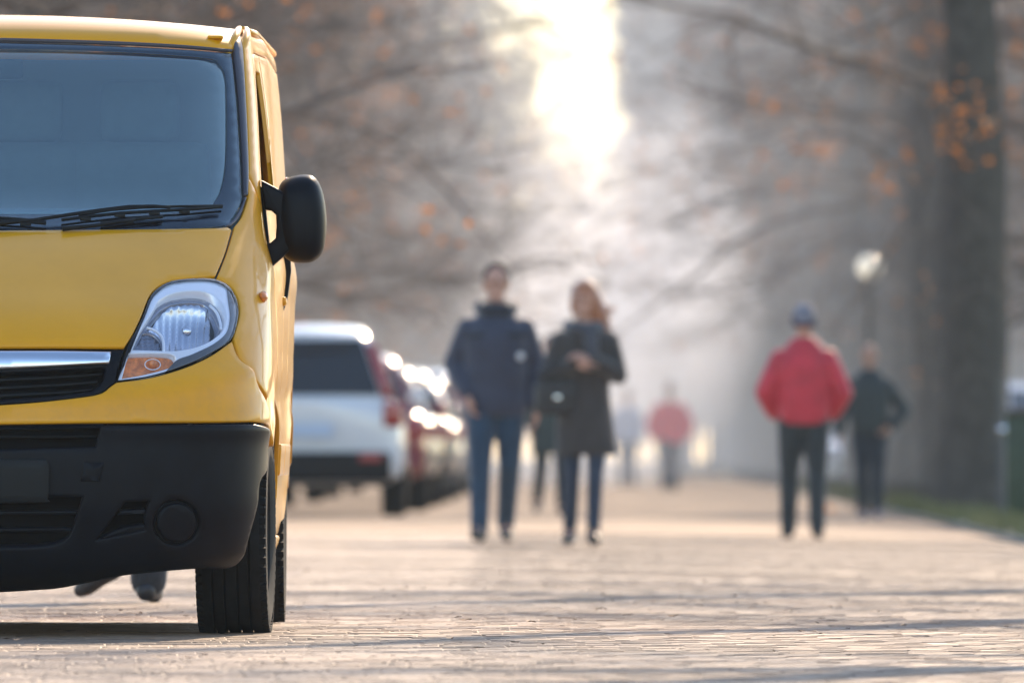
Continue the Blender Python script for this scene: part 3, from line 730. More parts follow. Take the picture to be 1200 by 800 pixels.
# --- door mirrors
def vp(px, py, y):
    D = VY + y; return Vector(((px - 600) * D / F_PX - VX, y, CAM_H + (HORIZON - py) * D / F_PX))
mo = [(326, 222), (331, 212), (343, 206.5), (356, 204.5), (366, 206), (373, 213), (378, 225), (381.5, 243), (382.5, 265), (380, 288), (375, 300), (366, 306.5), (355, 308), (342, 306.5), (333, 300), (328, 285), (325, 262), (324.5, 240)]
for sx in (1, -1):
    o = np.array([tuple(vp(x, y, 1.25))[0::2] for x, y in mo]); 
    fine = []
    n = len(o)
    for i in range(n):
        p0, p1, p2, p3 = o[i-1], o[i], o[(i+1) % n], o[(i+2) % n]
        for j in range(4):
            t = j / 4; fine.append(.5 * ((2*p1) + (-p0+p2)*t + (2*p0-5*p1+4*p2-p3)*t*t + (-p0+3*p1-3*p2+p3)*t**3))
    fine = np.array(fine); c = fine.mean(0)
    bm = bmesh.new(); rings = []
    for (dy, s) in ((-.085, .05), (-.084, .35), (-.078, .6), (-.062, .80), (-.035, .93), (0, .99), (.04, 1.0), (.065, .97), (.07, .92), (.052, .88), (.05, .5), (.05, .1)):
        rings.append([Vector((sx * (c[0] + (p[0] - c[0]) * s), 1.25 + dy - .02 * (s < .9) * 0, c[1] + (p[1] - c[1]) * s)) for p in fine])
    add_rings(bm, rings); mh = obj('mirror', bm, M['black_plastic'], van)
    bm = bmesh.new(); add_rings(bm, [[Vector((sx * (c[0] + (p[0] - c[0]) * .86), 1.25 + dy, c[1] + (p[1] - c[1]) * .86)) for p in fine] for dy in (.054, .058)])
    obj('mirror_glass', bm, M['chrome'], mh, sharp=30)
    # forked arm: upper and lower limb joined along the housing, with an opening towards the body
    arm_o = [(306, 211), (312, 214), (327, 222), (345, 234), (356, 243), (361, 257), (356, 272), (346, 286), (333, 300), (313.5, 317), (312, 300), (312.5, 285), (317, 284.5), (323, 279), (324, 265), (323.5, 252), (318, 247), (310, 245.5), (307.5, 230)]
    pts = [vp(x, y, 1.2) for x, y in arm_o]
    bm = bmesh.new()
    def yy(p, d): 
        t = min(1, max(0, (abs(p.x) - .93) / .1)); return 1.235 - .01 * t + d
    rg = [[Vector((sx * (c2.x + (p.x - c2.x) * s), yy(p, d), c2.z + (p.z - c2.z) * s)) for p in pts] for c2 in [sum(pts, Vector()) / len(pts)] for (d, s) in ((-.042, .93), (-.048, .965), (-.030, 1.0), (.03, 1.0))]
    # inset towards own outline is unsafe for concave shapes: build as prism with bevel
    for r_ in (rg[2:],): 
        front = [bm.verts.new(Vector((sx * p.x, yy(p, -.045), p.z))) for p in pts]; back = [bm.verts.new(Vector((sx * p.x, yy(p, .03), p.z))) for p in pts]
        n = len(pts); f1 = bm.faces.new(front); f2 = bm.faces.new(back[::-1])
        for i in range(n): bm.faces.new((front[i], back[i], back[(i+1) % n], front[(i+1) % n]))
    bmesh.ops.recalc_face_normals(bm, faces=bm.faces)
    es = [e for e in bm.edges if (e.verts[0] in front and e.verts[1] in front)]
    bmesh.ops.bevel(bm, geom=es, offset=.011, segments=3, affect='EDGES', profile=.5)
    bmesh.ops.triangulate(bm, faces=[f for f in bm.faces if len(f.verts) > 4])
    obj('mirror_arm', bm, M['black_plastic'], mh, sharp=35)
    # foot plate on the door
    bm = bmesh.new(); add_box(bm, (sx * .893, 1.29, 1.30), (.03, .14, .24), Matrix.Rotation(R(-6 * sx), 4, 'Y'), bev=.012); obj('mirror_foot', bm, M['black_plastic'], mh)
    # door-handle like dark guide seen behind the mirror
    bm = bmesh.new(); a = vp(333, 306, 2.05); b_ = vp(332, 369, 2.05)
    add_rings(bm, [[Vector((sx * (x), 2.05 + d, z)) for (x, z) in ((.935, 1.27), (.968, 1.26), (.972, 1.16), (.962, 1.08), (.945, 1.02), (.935, 1.03))] for d in (-.02, .10)]); obj('handle_cover', bm, M['black_plastic'], van, sharp=30)

# --- wipers
def wiper(pts_arm, pts_blade, spine):
    wo = None
    b = bmesh.new(); a = [S(*P(x, y + h * 270), h) for x, y, h in pts_arm]
    add_tube(b, a, [.008] + [.006] * (len(a) - 2) + [.005], 8); wo = obj('wiper', b, M['dark_plastic'], van)
    b = bmesh.new(); a = [S(*P(x, y + h * 270), h) for x, y, h in pts_blade]
    add_tube(b, a, .0055, 6); 
    obj('blade', b, M['dark_plastic'], wo); b = bmesh.new(); a2 = [S(*P(x, y + 3 + h * 270), h - .010) for x, y, h in pts_blade]; add_tube(b, a2, .0035, 6); obj('rubber', b, M['void'], wo)
    if spine:
        b = bmesh.new(); add_tube(b, [S(*P(x, y + h * 270), h) for x, y, h in spine], .0045, 6); obj('spine', b, M['dark_plastic'], wo)
    for x, y, h in pts_blade[1:-1]:
        b = bmesh.new(); add_box(b, Vector(S(*P(x, y + 1.5 + h * 270), h - .004)), (.035, .008, .011), bev=.002); obj('bracket', b, M['dark_plastic'], wo)
wiper([(-10, 264, .02), (40, 259, .022), (105, 249, .025), (150, 243, .026), (180, 242.5, .026), (198, 243.5, .024)], [(72, 258.5, .016), (100, 255, .018), (140, 250.5, .019), (180, 248, .019), (215, 246, .018), (258, 242, .016)], [(92, 253, .022), (130, 247, .024), (165, 244, .024), (210, 242.3, .023), (258, 241, .018)])
wiper([(73, 269, .012), (110, 265, .014), (140, 260.5, .015), (158, 258, .015)], [(118, 262, .012), (150, 258, .013), (190, 254.5, .013)], None)
wiper([(-190, 269, .02), (-140, 264, .025), (-90, 258, .03), (-40, 254.5, .03)], [(-120, 254, .016), (-60, 256, .018), (-10, 258.5, .018), (30, 261, .018), (54, 263, .016)], [(-100, 251, .022), (-60, 253, .024), (-10, 255.5, .023), (30, 258.5, .022), (54, 261.5, .018)])
# ------------------------------------------------------------------ GROUND
def paving_material(name, cols, near):
    m = bpy.data.materials.new(name); m.use_nodes = True; t = m.node_tree; b = t.nodes['Principled BSDF']
    b.inputs['Roughness'].default_value = 0.6 if near else 0.8; b.inputs['Specular IOR Level'].default_value = 0.3
    tc = t.nodes.new('ShaderNodeTexCoord'); L = t.links.new
    n1 = t.nodes.new('ShaderNodeTexNoise'); n1.inputs['Scale'].default_value = 0.35; n1.inputs['Detail'].default_value = 5
    n2 = t.nodes.new('ShaderNodeTexNoise'); n2.inputs['Scale'].default_value = 7.0 if not near else 14.0; n2.inputs['Detail'].default_value = 8; n2.inputs['Roughness'].default_value = .75
    L(tc.outputs['Object'], n1.inputs['Vector']); L(tc.outputs['Object'], n2.inputs['Vector'])
    r1 = t.nodes.new('ShaderNodeValToRGB'); r1.color_ramp.elements[0].position = .38; r1.color_ramp.elements[1].position = .64
    r1.color_ramp.elements[0].color = (*cols[0], 1); r1.color_ramp.elements[1].color = (*cols[1], 1)
    L(n1.outputs['Fac'], r1.inputs['Fac'])
    mx = t.nodes.new('ShaderNodeMix'); mx.data_type = 'RGBA'; mx.blend_type = 'MULTIPLY'; mx.inputs['Factor'].default_value = 1
    r2 = t.nodes.new('ShaderNodeValToRGB'); r2.color_ramp.elements[0].position = .30; r2.color_ramp.elements[1].position = .62
    r2.color_ramp.elements[0].color = (.62, .60, .58, 1); r2.color_ramp.elements[1].color = (1, 1, 1, 1)
    L(n2.outputs['Fac'], r2.inputs['Fac']); L(r1.outputs['Color'], mx.inputs['A']); L(r2.outputs['Color'], mx.inputs['B'])
    out = mx.outputs['Result']
    if near:
        at_ = t.nodes.new('ShaderNodeAttribute'); at_.attribute_name = 'stone'
        m2 = t.nodes.new('ShaderNodeMix'); m2.data_type = 'RGBA'; m2.blend_type = 'MULTIPLY'; m2.inputs['Factor'].default_value = 1
        L(out, m2.inputs['A']); L(at_.outputs['Color'], m2.inputs['B']); out = m2.outputs['Result']
        bp = t.nodes.new('ShaderNodeBump'); bp.inputs['Strength'].default_value = .3; bp.inputs['Distance'].default_value = .004
        n3 = t.nodes.new('ShaderNodeTexNoise'); n3.inputs['Scale'].default_value = 60; n3.inputs['Detail'].default_value = 4
        L(tc.outputs['Object'], n3.inputs['Vector']); L(n3.outputs['Fac'], bp.inputs['Height']); L(bp.outputs['Normal'], b.inputs['Normal'])
    else:
        bk = t.nodes.new('ShaderNodeTexBrick'); bk.inputs['Scale'].default_value = 1.0
        bk.inputs['Brick Width'].default_value = .2; bk.inputs['Row Height'].default_value = .1; bk.inputs['Mortar Size'].default_value = .004
        bk.inputs['Color1'].default_value = (1, 1, 1, 1); bk.inputs['Color2'].default_value = (.80, .78, .76, 1); bk.inputs['Mortar'].default_value = (.45, .42, .4, 1)
        L(tc.outputs['Object'], bk.inputs['Vector'])
        m2 = t.nodes.new('ShaderNodeMix'); m2.data_type = 'RGBA'; m2.blend_type = 'MULTIPLY'; m2.inputs['Factor'].default_value = 1
        L(out, m2.inputs['A']); L(bk.outputs['Color'], m2.inputs['B']); out = m2.outputs['Result']
        bp = t.nodes.new('ShaderNodeBump'); bp.inputs['Strength'].default_value = .5; bp.inputs['Distance'].default_value = .03
        n3 = t.nodes.new('ShaderNodeTexNoise'); n3.inputs['Scale'].default_value = 2.2; n3.inputs['Detail'].default_value = 6
        L(tc.outputs['Object'], n3.inputs['Vector']); L(n3.outputs['Fac'], bp.inputs['Height']); L(bp.outputs['Normal'], b.inputs['Normal'])
    L(out, b.inputs['Base Color'])
    return m
M['pave_far'] = paving_material('paving_far', ((.225, .147, .101), (.31, .206, .140)), False)
M['pave_near'] = paving_material('paving_stone', ((.245, .163, .111), (.345, .230, .157)), True)
M['joint'] = mat('joint_sand', (.11, .085, .065), rough=.95, noise=(20, .4))
M['soil'] = mat('park_ground', (.085, .075, .045), rough=.95, noise=(.8, .45))
M['grass'] = mat('grass_blades', (.14, .14, .045), rough=.6, noise=(2, .5))
M['kerb'] = mat('kerb_stone', (.26, .25, .23), rough=.8, noise=(5, .3))

def kerb_x(D): return 2.75 + .0075 * D
# one sheet to the horizon
xs = [-600, -60, -12, -.2, .8, 1.8, 2.8, 3.8, 5, 7, 60, 600]; ys = [-30, 20, 60, 110, 200, 300, 420, 560, 1200]
vs = [(x, y, gz(min(x, 7)) - .014 - (.0 if y > 30 else 0)) for y in ys for x in xs]; n = len(xs)
fs = [(j * n + i, j * n + i + 1, (j + 1) * n + i + 1, (j + 1) * n + i) for j in range(len(ys) - 1) for i in range(n - 1)]
g = obj('ground', (vs, fs), M['soil']); tag(g, kind='structure')
def sheet(name, rows_, m, dz, xa):
    v = []; f = []
    cols = None
    for y in rows_:
        a, b = xa(y); k = 9
        for i in range(k):
            x = a + (b - a) * i / (k - 1)
            v.append((x, y, gz(x) + dz))
    for j in range(len(rows_) - 1):
        for i in range(8): f.append((j * 9 + i, j * 9 + i + 1, (j + 1) * 9 + i + 1, (j + 1) * 9 + i))
    return tag(obj(name, (v, f), m), kind='structure')
D0, D1 = 37.0, 112.0
sheet('road', list(np.linspace(D1, 560, 60)), M['pave_far'], -.002, lambda y: (-9.0, kerb_x(y)))
sheet('road_approach', list(np.linspace(-20, D0, 12)), M['pave_far'], -.002, lambda y: (-9.0, kerb_x(y)))
sheet('road_joint_sand', list(np.linspace(D0, D1, 12)), M['joint'], -.0085, lambda y: (-9.0, kerb_x(y)))
# individually laid setts where the lens is sharp
rng = np.random.default_rng(3)
def setts(x0, x1, y0, y1, name):
    V = []; F = []; colr = []
    bw, bh, gp = .200, .100, .0065
    ny = int((y1 - y0) / bh)
    for j in range(ny):
        yc = y0 + (j + .5) * bh; off = (j % 2) * bw / 2 + rng.normal(0, .025)
        nx = int((x1 - x0) / bw)
        for i in range(nx):
            xc = x0 + (i + .5) * bw + off
            wr = min(1.0, max(.12, 1 - (yc - 60) / 56)); gp = .0065 * wr
            dz = rng.normal(0, .0006) * wr; tx = rng.normal(0, .0022) * wr; ty = rng.normal(0, .0018) * wr
            if rng.random() < .03: dz -= rng.uniform(.002, .005)
            hx = bw / 2 - gp / 2 - abs(rng.normal(0, .0012)); hy = bh / 2 - gp / 2 - abs(rng.normal(0, .0012))
            gaze = gz(xc) + dz + .35 * .004 * math.sin(xc * 2.1 + yc * 1.3) + .004 * math.sin(yc * .9 + xc * .4)
            b = len(V); c = .004 * wr + .0005
            for (sx, sy) in ((-1, -1), (1, -1), (1, 1), (-1, 1)):
                V.append((xc + sx * (hx - c), yc + sy * (hy - c), gaze + sx * hx * tx + sy * hy * ty))
            for (sx, sy) in ((-1, -1), (1, -1), (1, 1), (-1, 1)):
                V.append((xc + sx * hx, yc + sy * hy, gaze - .0028 * wr - .0002 + sx * hx * tx + sy * hy * ty))
            for (sx, sy) in ((-1, -1), (1, -1), (1, 1), (-1, 1)):
                V.append((xc + sx * hx, yc + sy * hy, gaze - .016))
            F.append((b, b+1, b+2, b+3))
            for k in range(4):
                l = (k + 1) % 4; F.append((b+4+k, b+4+l, b+l, b+k)); F.append((b+8+k, b+8+l, b+4+l, b+4+k))
            t = 1 + rng.normal(0, .13); u = rng.normal(0, .03)
            if rng.random() < .03: t *= .7
            colr += [(t * (1 + u), t, t * (1 - u), 1)] * 9
    me = bpy.data.meshes.new(name); me.from_pydata(V, [], F); me.update()
    ca = me.color_attributes.new('stone', 'FLOAT_COLOR', 'CORNER')
    arr = np.repeat(np.clip(np.array(colr), .3, 1.25), 4, axis=0).astype(np.float32).ravel()
    ca.data.foreach_set('color', arr)
    me.materials.append(M['pave_near'])
    return tag(link(bpy.data.objects.new(name, me)), kind='structure')
setts(-4.0, 3.0, D0, 66, 'paving'); setts(-4.6, 3.5, 66, D1, 'paving')
# the strips of the same paving outside the sharp corridor
def strip_sheet(name, xa, xb):
    v = []; f = []; rows_ = list(np.linspace(D0, D1, 10))
    for y in rows_:
        a, b = xa(y), xb(y)
        for i in range(4): x = a + (b - a) * i / 3; v.append((x, y, gz(x) - .002))
    for j in range(9):
        for i in range(3): f.append((j*4+i, j*4+i+1, (j+1)*4+i+1, (j+1)*4+i))
    tag(obj(name, (v, f), M['pave_far']), kind='structure')
strip_sheet('paving_edge', lambda y: -9.0, lambda y: -4.55)
# ---- lawn, kerb, grass
v = []; f = []
for j, y in enumerate(np.linspace(0, 560, 57)):
    for i in range(6):
        x = kerb_x(y) + .10 + [0, .5, 2, 6, 20, 60][i]; v.append((x, y, gz(min(x, 7)) + .05 + .03 * math.sin(x * 1.3 + y * .7)))
for j in range(56):
    for i in range(5): f.append((j*6+i, j*6+i+1, (j+1)*6+i+1, (j+1)*6+i))
tag(obj('lawn', (v, f), mat('lawn_turf', (.12, .115, .05), .9, noise=(1.2, .5))), kind='structure')
bm = bmesh.new(); y = 20.0
while y < 400:
    xk = kerb_x(y + .5) + .05; add_box(bm, (xk, y + .5, gz(xk) - .025), (.12, .985, .16), Matrix.Rotation(-.0075 + random.gauss(0, .003), 4, 'Z')); y += 1.0
tag(obj('kerb', bm, M['kerb'], smooth=False), kind='structure')
V = []; F = []
for k in range(30000):
    y = 85 + 165 * random.random() ** 1.3; x = kerb_x(y) - .06 + 5.5 * random.random() ** 1.6
    if math.sin(x * 1.7 + y * .33) + math.sin(y * .8 - x) + random.gauss(0, .8) < -.6: continue
    h = random.uniform(.04, .14); a = random.random() * 6.28; wd = .012; b = len(V); lx, ly = random.gauss(0, .03), random.gauss(0, .03)
    z = gz(min(x, 7)) + .06
    V += [(x - wd * math.cos(a), y - wd * math.sin(a), z), (x + wd * math.cos(a), y + wd * math.sin(a), z), (x + lx, y + ly, z + h)]; F.append((b, b+1, b+2))
tag(obj('grass', (V, F), M['grass'], recalc=False), 'short winter grass growing beside the kerb', None, None, 'stuff')
# fallen leaves
V = []; F = []
for k in range(800):
    y = random.uniform(42, 190) if k > 170 else random.uniform(42, 66); half_w = y * .034 + 1
    x = random.uniform(-half_w, half_w)
    if x > kerb_x(y) + 3: continue
    if y < 60 and random.random() < .35: continue
    s = random.uniform(.010, .024); a = random.random() * 6.28; z = gz(x) + (.008 if x < kerb_x(y) else .11) + .004
    pts = [(math.cos(a + t) * s * r, math.sin(a + t) * s * r) for t, r in ((0, 1.3), (.8, .7), (2.2, .8), (3.14, 1.1), (4.1, .8), (5.5, .7))]
    b = len(V); c1, c2 = random.gauss(0, .12), random.gauss(0, .15)
    V += [(x + p[0], y + p[1], z + abs(p[0] * c1 + p[1] * c2) * 1.0 + random.random() * .004) for p in pts]; F.append(tuple(range(b, b + 6)))
tag(obj('fallen_leaves', (V, F), mat('dead_leaf', (.10, .055, .03), .8, noise=(3, .5))), 'scattered brown fallen leaves lying on the paving', None, None, 'stuff')

# ------------------------------------------------------------------ TREES
M['bark'] = mat('bark', (.085, .072, .058), rough=.9, noise=(6, .4), bump=(22, .8, .03))
M['twig'] = mat('twig_bark', (.17, .13, .105), rough=.85)
M['leaf'] = mat('autumn_leaf', (.42, .15, .03), rough=.6, noise=(4, .4))
_lt = M['leaf'].node_tree; _b = _lt.nodes['Principled BSDF']; _b.inputs['Transmission Weight'].default_value = 0
_tr = _lt.nodes.new('ShaderNodeBsdfTranslucent'); _tr.inputs['Color'].default_value = (.75, .28, .05, 1); _ms = _lt.nodes.new('ShaderNodeMixShader'); _ms.inputs[0].default_value = .3
_o = [n_ for n_ in _lt.nodes if n_.type == 'OUTPUT_MATERIAL'][0]
_lt.links.new(_b.outputs[0], _ms.inputs[1]); _lt.links.new(_tr.outputs[0], _ms.inputs[2]); _lt.links.new(_ms.outputs[0], _o.inputs['Surface'])

class Tubes:
    def __init__(s): s.V = []; s.F = []
    def add(s, pts, rads, seg):
        n0 = None; prev = None
        for i, p in enumerate(pts):
            t = (pts[min(i+1, len(pts)-1)] - pts[max(i-1, 0)]).normalized()
            if n0 is None: n0 = t.cross(Vector((.3, .5, .8))).normalized()
            n0 = (n0 - t * n0.dot(t)).normalized(); b = t.cross(n0); base = len(s.V)
            for k in range(seg):
                a = 2 * math.pi * k / seg; wob = 1 + (.09 * math.sin(3 * a + i * .9) + .06 * math.sin(5 * a - i * 1.7) + .05 * math.sin(i * 2.3) if seg >= 14 else 0); s.V.append(p + (n0 * math.cos(a) + b * math.sin(a)) * rads[i] * wob)
            if prev is not None:
                for k in range(seg): s.F.append((prev + k, prev + (k+1) % seg, base + (k+1) % seg, base + k))
            prev = base
def grow(rs, start, d, length, rad, steps, wander, lift):
    pts = [start.copy()]; p = start.copy(); d = d.normalized()
    for i in range(steps):
        d = (d + Vector((rs.gauss(0, wander), rs.gauss(0, wander), rs.gauss(0, wander) + lift))).normalized()
        p = p + d * length / steps; pts.append(p.copy())
    rads = [rad * (1 - .75 * i / steps) for i in range(steps + 1)]
    return pts, rads, d
def make_tree_meshes(seed, H, r0, first, spread, nprim, leaves, droop=0.0, dens=1.0):
    rs = random.Random(seed); tr = Tubes(); cr = Tubes(); LV = []; LF = []
    tp, trd, _ = grow(rs, Vector((0, 0, -.15)), Vector((rs.gauss(0, .02), rs.gauss(0, .02), 1)), H, r0, 14, .035, .05)
    trd = [max(.02, r0 * (1 - .85 * (i / 14) ** 1.2)) for i in range(15)]; trd[0] = r0 * 1.35; trd.insert(1, r0 * 1.06); tp.insert(1, tp[0].lerp(tp[1], .4))
    tr.add(tp, trd, 14)
    def on_trunk(z):
        for i in range(len(tp) - 1):
            if tp[i].z <= z <= tp[i+1].z: 
                t = (z - tp[i].z) / max(1e-6, tp[i+1].z - tp[i].z); return tp[i].lerp(tp[i+1], t), trd[i] * (1 - t) + trd[i+1] * t
        return tp[-1], trd[-1]
    tips = []
    for k in range(nprim):
        f = (k + rs.random()) / nprim; z = first + (H * .96 - first) * f ** 1.1
        c, rr = on_trunk(z); az = k * 2.4 + rs.gauss(0, .4)
        el = R(8 + 45 * f + rs.gauss(0, 8) - droop * 20 * (1 - f))
        d = Vector((math.cos(az) * math.cos(el), math.sin(az) * math.cos(el), math.sin(el)))
        ln = spread * (1 - .62 * f) * rs.uniform(.75, 1.15)
        pp, pr, _ = grow(rs, c, d, ln, min(rr * .5, .055), 8, .13, .03 - droop * .06); cr.add(pp, pr, 6)
        for j in range(int(7 * dens)):
            t = .2 + .8 * (j + rs.random()) / (7 * dens); i = min(len(pp) - 2, int(t * (len(pp) - 1))); c2 = pp[i].lerp(pp[i+1], t * (len(pp)-1) - i if t < 1 else 1)
            d2 = ((pp[i+1] - pp[i]).normalized() + Vector((rs.gauss(0, .75), rs.gauss(0, .75), rs.gauss(.1, .5)))).normalized()
            l2 = ln * .42 * rs.uniform(.6, 1.2)
            sp, sr, _ = grow(rs, c2, d2, l2, max(.012, pr[i] * .5), 5, .2, .02 - droop * .08); cr.add(sp, sr, 4)
            for q in range(int(6 * dens)):
                i3 = rs.randrange(1, len(sp)); c3 = sp[i3]
                d3 = Vector((rs.gauss(0, 1), rs.gauss(0, 1), rs.gauss(.15, .8))).normalized() + (sp[i3] - sp[i3-1]).normalized() * .8
                tw, twr, _ = grow(rs, c3, d3, l2 * rs.uniform(.3, .65), .0075, 3, .25, -.02); cr.add(tw, twr, 3)
                for s_ in range(2):
                    c4 = tw[rs.randrange(1, 4)]; d4 = Vector((rs.gauss(0, 1), rs.gauss(0, 1), rs.gauss(0, .8)))
                    t4, r4, _ = grow(rs, c4, d4, rs.uniform(.2, .5), .005, 2, .3, 0); cr.add(t4, r4, 3); tips.append(t4[-1])
    for k in range(int(leaves)):
        # leaves hang in small groups
        if k % 5 == 0: base = rs.choice(tips)
        p = base + Vector((rs.gauss(0, .10), rs.gauss(0, .10), rs.gauss(-.04, .10))); s = rs.uniform(.03, .055)
        u = Vector((rs.gauss(0, 1), rs.gauss(0, 1), rs.gauss(0, .6))).normalized(); w_ = u.cross(Vector((rs.gauss(0, 1), rs.gauss(0, 1), rs.gauss(0, 1)))).normalized()
        b = len(LV); LV += [p - u * s, p + w_ * s * .6, p + u * s, p - w_ * s * .6]; LF.append((b, b+1, b+2, b+3))
    out = []
    for nm, (V_, F_), mm in (('trunk', (tr.V, tr.F), 'bark'), ('crown', (cr.V, cr.F), 'twig'), ('leaves', (LV, LF), 'leaf')):
        if not V_: out.append(None); continue
        me = bpy.data.meshes.new(nm); me.from_pydata([tuple(p) for p in V_], [], F_); me.update(); me.materials.append(M[mm])
        me.polygons.foreach_set('use_smooth', [nm != 'leaves'] * len(me.polygons)); out.append(me)
    return out
TREES = {
 'tall': [make_tree_meshes(s, 13.5, .30, 3.4, 4.4, 20, 500, .4) for s in (11, 12, 13)],
 'clean': [make_tree_meshes(41, 15, .30, 5.9, 4.4, 20, 300, .1)],
 'leafy': [make_tree_meshes(s, 10.5, .16, 3.9, 3.1, 22, 2600, .0) for s in (51, 52)],
 'low': [make_tree_meshes(s, 10.5, .22, 2.1, 3.8, 24, 650, .25, 1.2) for s in (21, 22, 23)],
 'slim': [make_tree_meshes(s, 16.0, .26, .9, 1.5, 62, 60, -.9, 1.25) for s in (31, 32)],
}
def tree(kind, i, x, y, rz, sc, label, group=None, name='bare_tree'):
    r = empty(name, (x, y, gz(min(x, 7))), rz, label, 'tree', group); r.scale = (sc, sc, sc)
    for nm, me in zip(('trunk', 'crown', 'leaves'), TREES[kind][i % len(TREES[kind])]):
        if me is not None: link(bpy.data.objects.new(nm, me), r)
    return r
rt = random.Random(5)
# right row, nearest first
tree('clean', 0, 4.64, 157, .4, 1.12, 'thick dark tree trunk standing in the grass at the right, beside the green box', name='bare_tree')
yy_ = 172.0; k = 0
while yy_ < 440:
    tree('tall', k, 4.05 + .0060 * yy_ + rt.gauss(0, .12), yy_, rt.random() * 6.28, rt.uniform(.9, 1.1), 'leafless tree in the hazy row behind the thick right-hand trunk', 'hazy trees lining the right side of the avenue')
    yy_ += rt.uniform(9, 13); k += 1
for k, (xx, y_) in enumerate(((8.6, 112), (8.4, 130), (8.6, 148))):
    tree('low', k, xx, y_, k * 1.3, 1.0, 'tree with orange leaves hanging at the right edge, in front of the thick trunk', 'orange-leaved trees by the right edge')
for k, (xx, y_) in enumerate(((7.2, 146), (7.5, 158), (7.3, 168))):
    tree('leafy', k, xx, y_, k * 2.3, 1.0, 'tree still holding orange leaves at the top right, beside the thick trunk', 'orange-leaved trees by the right edge')
yy_ = 165.0; k = 0
while yy_ < 440:
    tree('low', k, 8.6 + .008 * yy_ + rt.gauss(0, .8), yy_, rt.random() * 6.28, rt.uniform(1.0, 1.35), 'bare brownish tree in the park behind the right-hand row', 'trees in the park on the right')
    yy_ += rt.uniform(7, 11); k += 1
for k, (xx, y_) in enumerate(((5.2, 58), (5.0, 70), (5.3, 82))):
    tree('tall', k + 1, xx, y_, k * 2.2, 1.0, 'avenue tree at the right side, level with and just behind the yellow van', 'near trees outside the frame at the right')
# left side
yy_ = 118.0; k = 0
while yy_ < 440:
    tree('low' if k % 3 else 'tall', k, -5.1 + .0056 * yy_ + max(0, yy_ - 230) * .0078 + rt.gauss(0, .15), yy_, rt.random() * 6.28, rt.uniform(.95, 1.2), 'leafless tree with a few orange leaves in the hazy row behind the parked cars', 'trees lining the left side behind the parked cars')
    yy_ += rt.uniform(7.5, 11); k += 1
yy_ = 125.0; k = 0
while yy_ < 440:
    tree('low', k + 1, -8.6 + .003 * yy_ + rt.gauss(0, .8), yy_, rt.random() * 6.28, rt.uniform(1.1, 1.5), 'bare brown tree in the park behind the left-hand row', 'trees in the park on the left')
    yy_ += rt.uniform(6, 10); k += 1
# far ends: slim upright trees right of the gap, and the low end of the avenue
for k in range(40):
    y_ = 322 + (k // 2) * 17; tree('slim', k, (kerb_x(y_) + .3 if y_ < 440 else 138 * y_ / F_PX + 1.45) + (k % 2) * 2.2, y_ + (k % 2) * 6, k * 1.7, 1.2 + .0009 * (y_ - 300) + .05 * (k % 3), 'tall upright tree fading into haze right of the bright gap in the sky', 'tall upright trees right of the sky gap')
for k in range(14):
    tree('low', k, -9 + k * 1.6 + rt.gauss(0, .4), 452 + (k % 3) * 5, k * 2.1, .88 + .1 * (k % 2) + .045 * max(0, abs(k - 8) - 1), 'faint tree across the misty far end of the avenue', 'faint trees at the far end')

for k in range(26):
    tree('low', k + 2, -3 + k * .62 + rt.gauss(0, .15), 500 + (k % 4) * 8, k * 1.9, .44 + .06 * (k % 3), 'low faint shrub closing the far end of the avenue', 'low shrubs at the far end', 'shrub')
# ------------------------------------------------------------------ PARKED CARS
M['blackglass'] = mat('car_glass', (.012, .015, .018), rough=.05, coat=.5)
M['tailred'] = mat('tail_lens', (.35, .012, .015), rough=.15, coat=.6)
M['plate'] = mat('plate_white', (.50, .60, .78), rough=.4); M['plateblue'] = mat('plate_blue', (.03, .10, .35), rough=.4)
def paint(name, col, metal=.3): return _soft(mat(name, col, rough=.25, metal=metal, coat=1.0))
def _soft(m):
    m.node_tree.nodes['Principled BSDF'].inputs['Coat Roughness'].default_value = .12; return m
def quad_box(name, pts, m, parent, t=.012):
    """slightly thick pane from a planar outline (list of points)"""
    p = [Vector(a) for a in pts]; nrm = Vector((0, 0, 0))
    for i in range(len(p)): nrm += p[i].cross(p[(i+1) % len(p)])
    nrm.normalize(); bm = bmesh.new()
    add_rings(bm, [[a - nrm * t / 2 for a in p], [a + nrm * t / 2 for a in p]])
    bmesh.ops.triangulate(bm, faces=[f for f in bm.faces if len(f.verts) > 4])
    return obj(name, bm, m, parent, smooth=False)
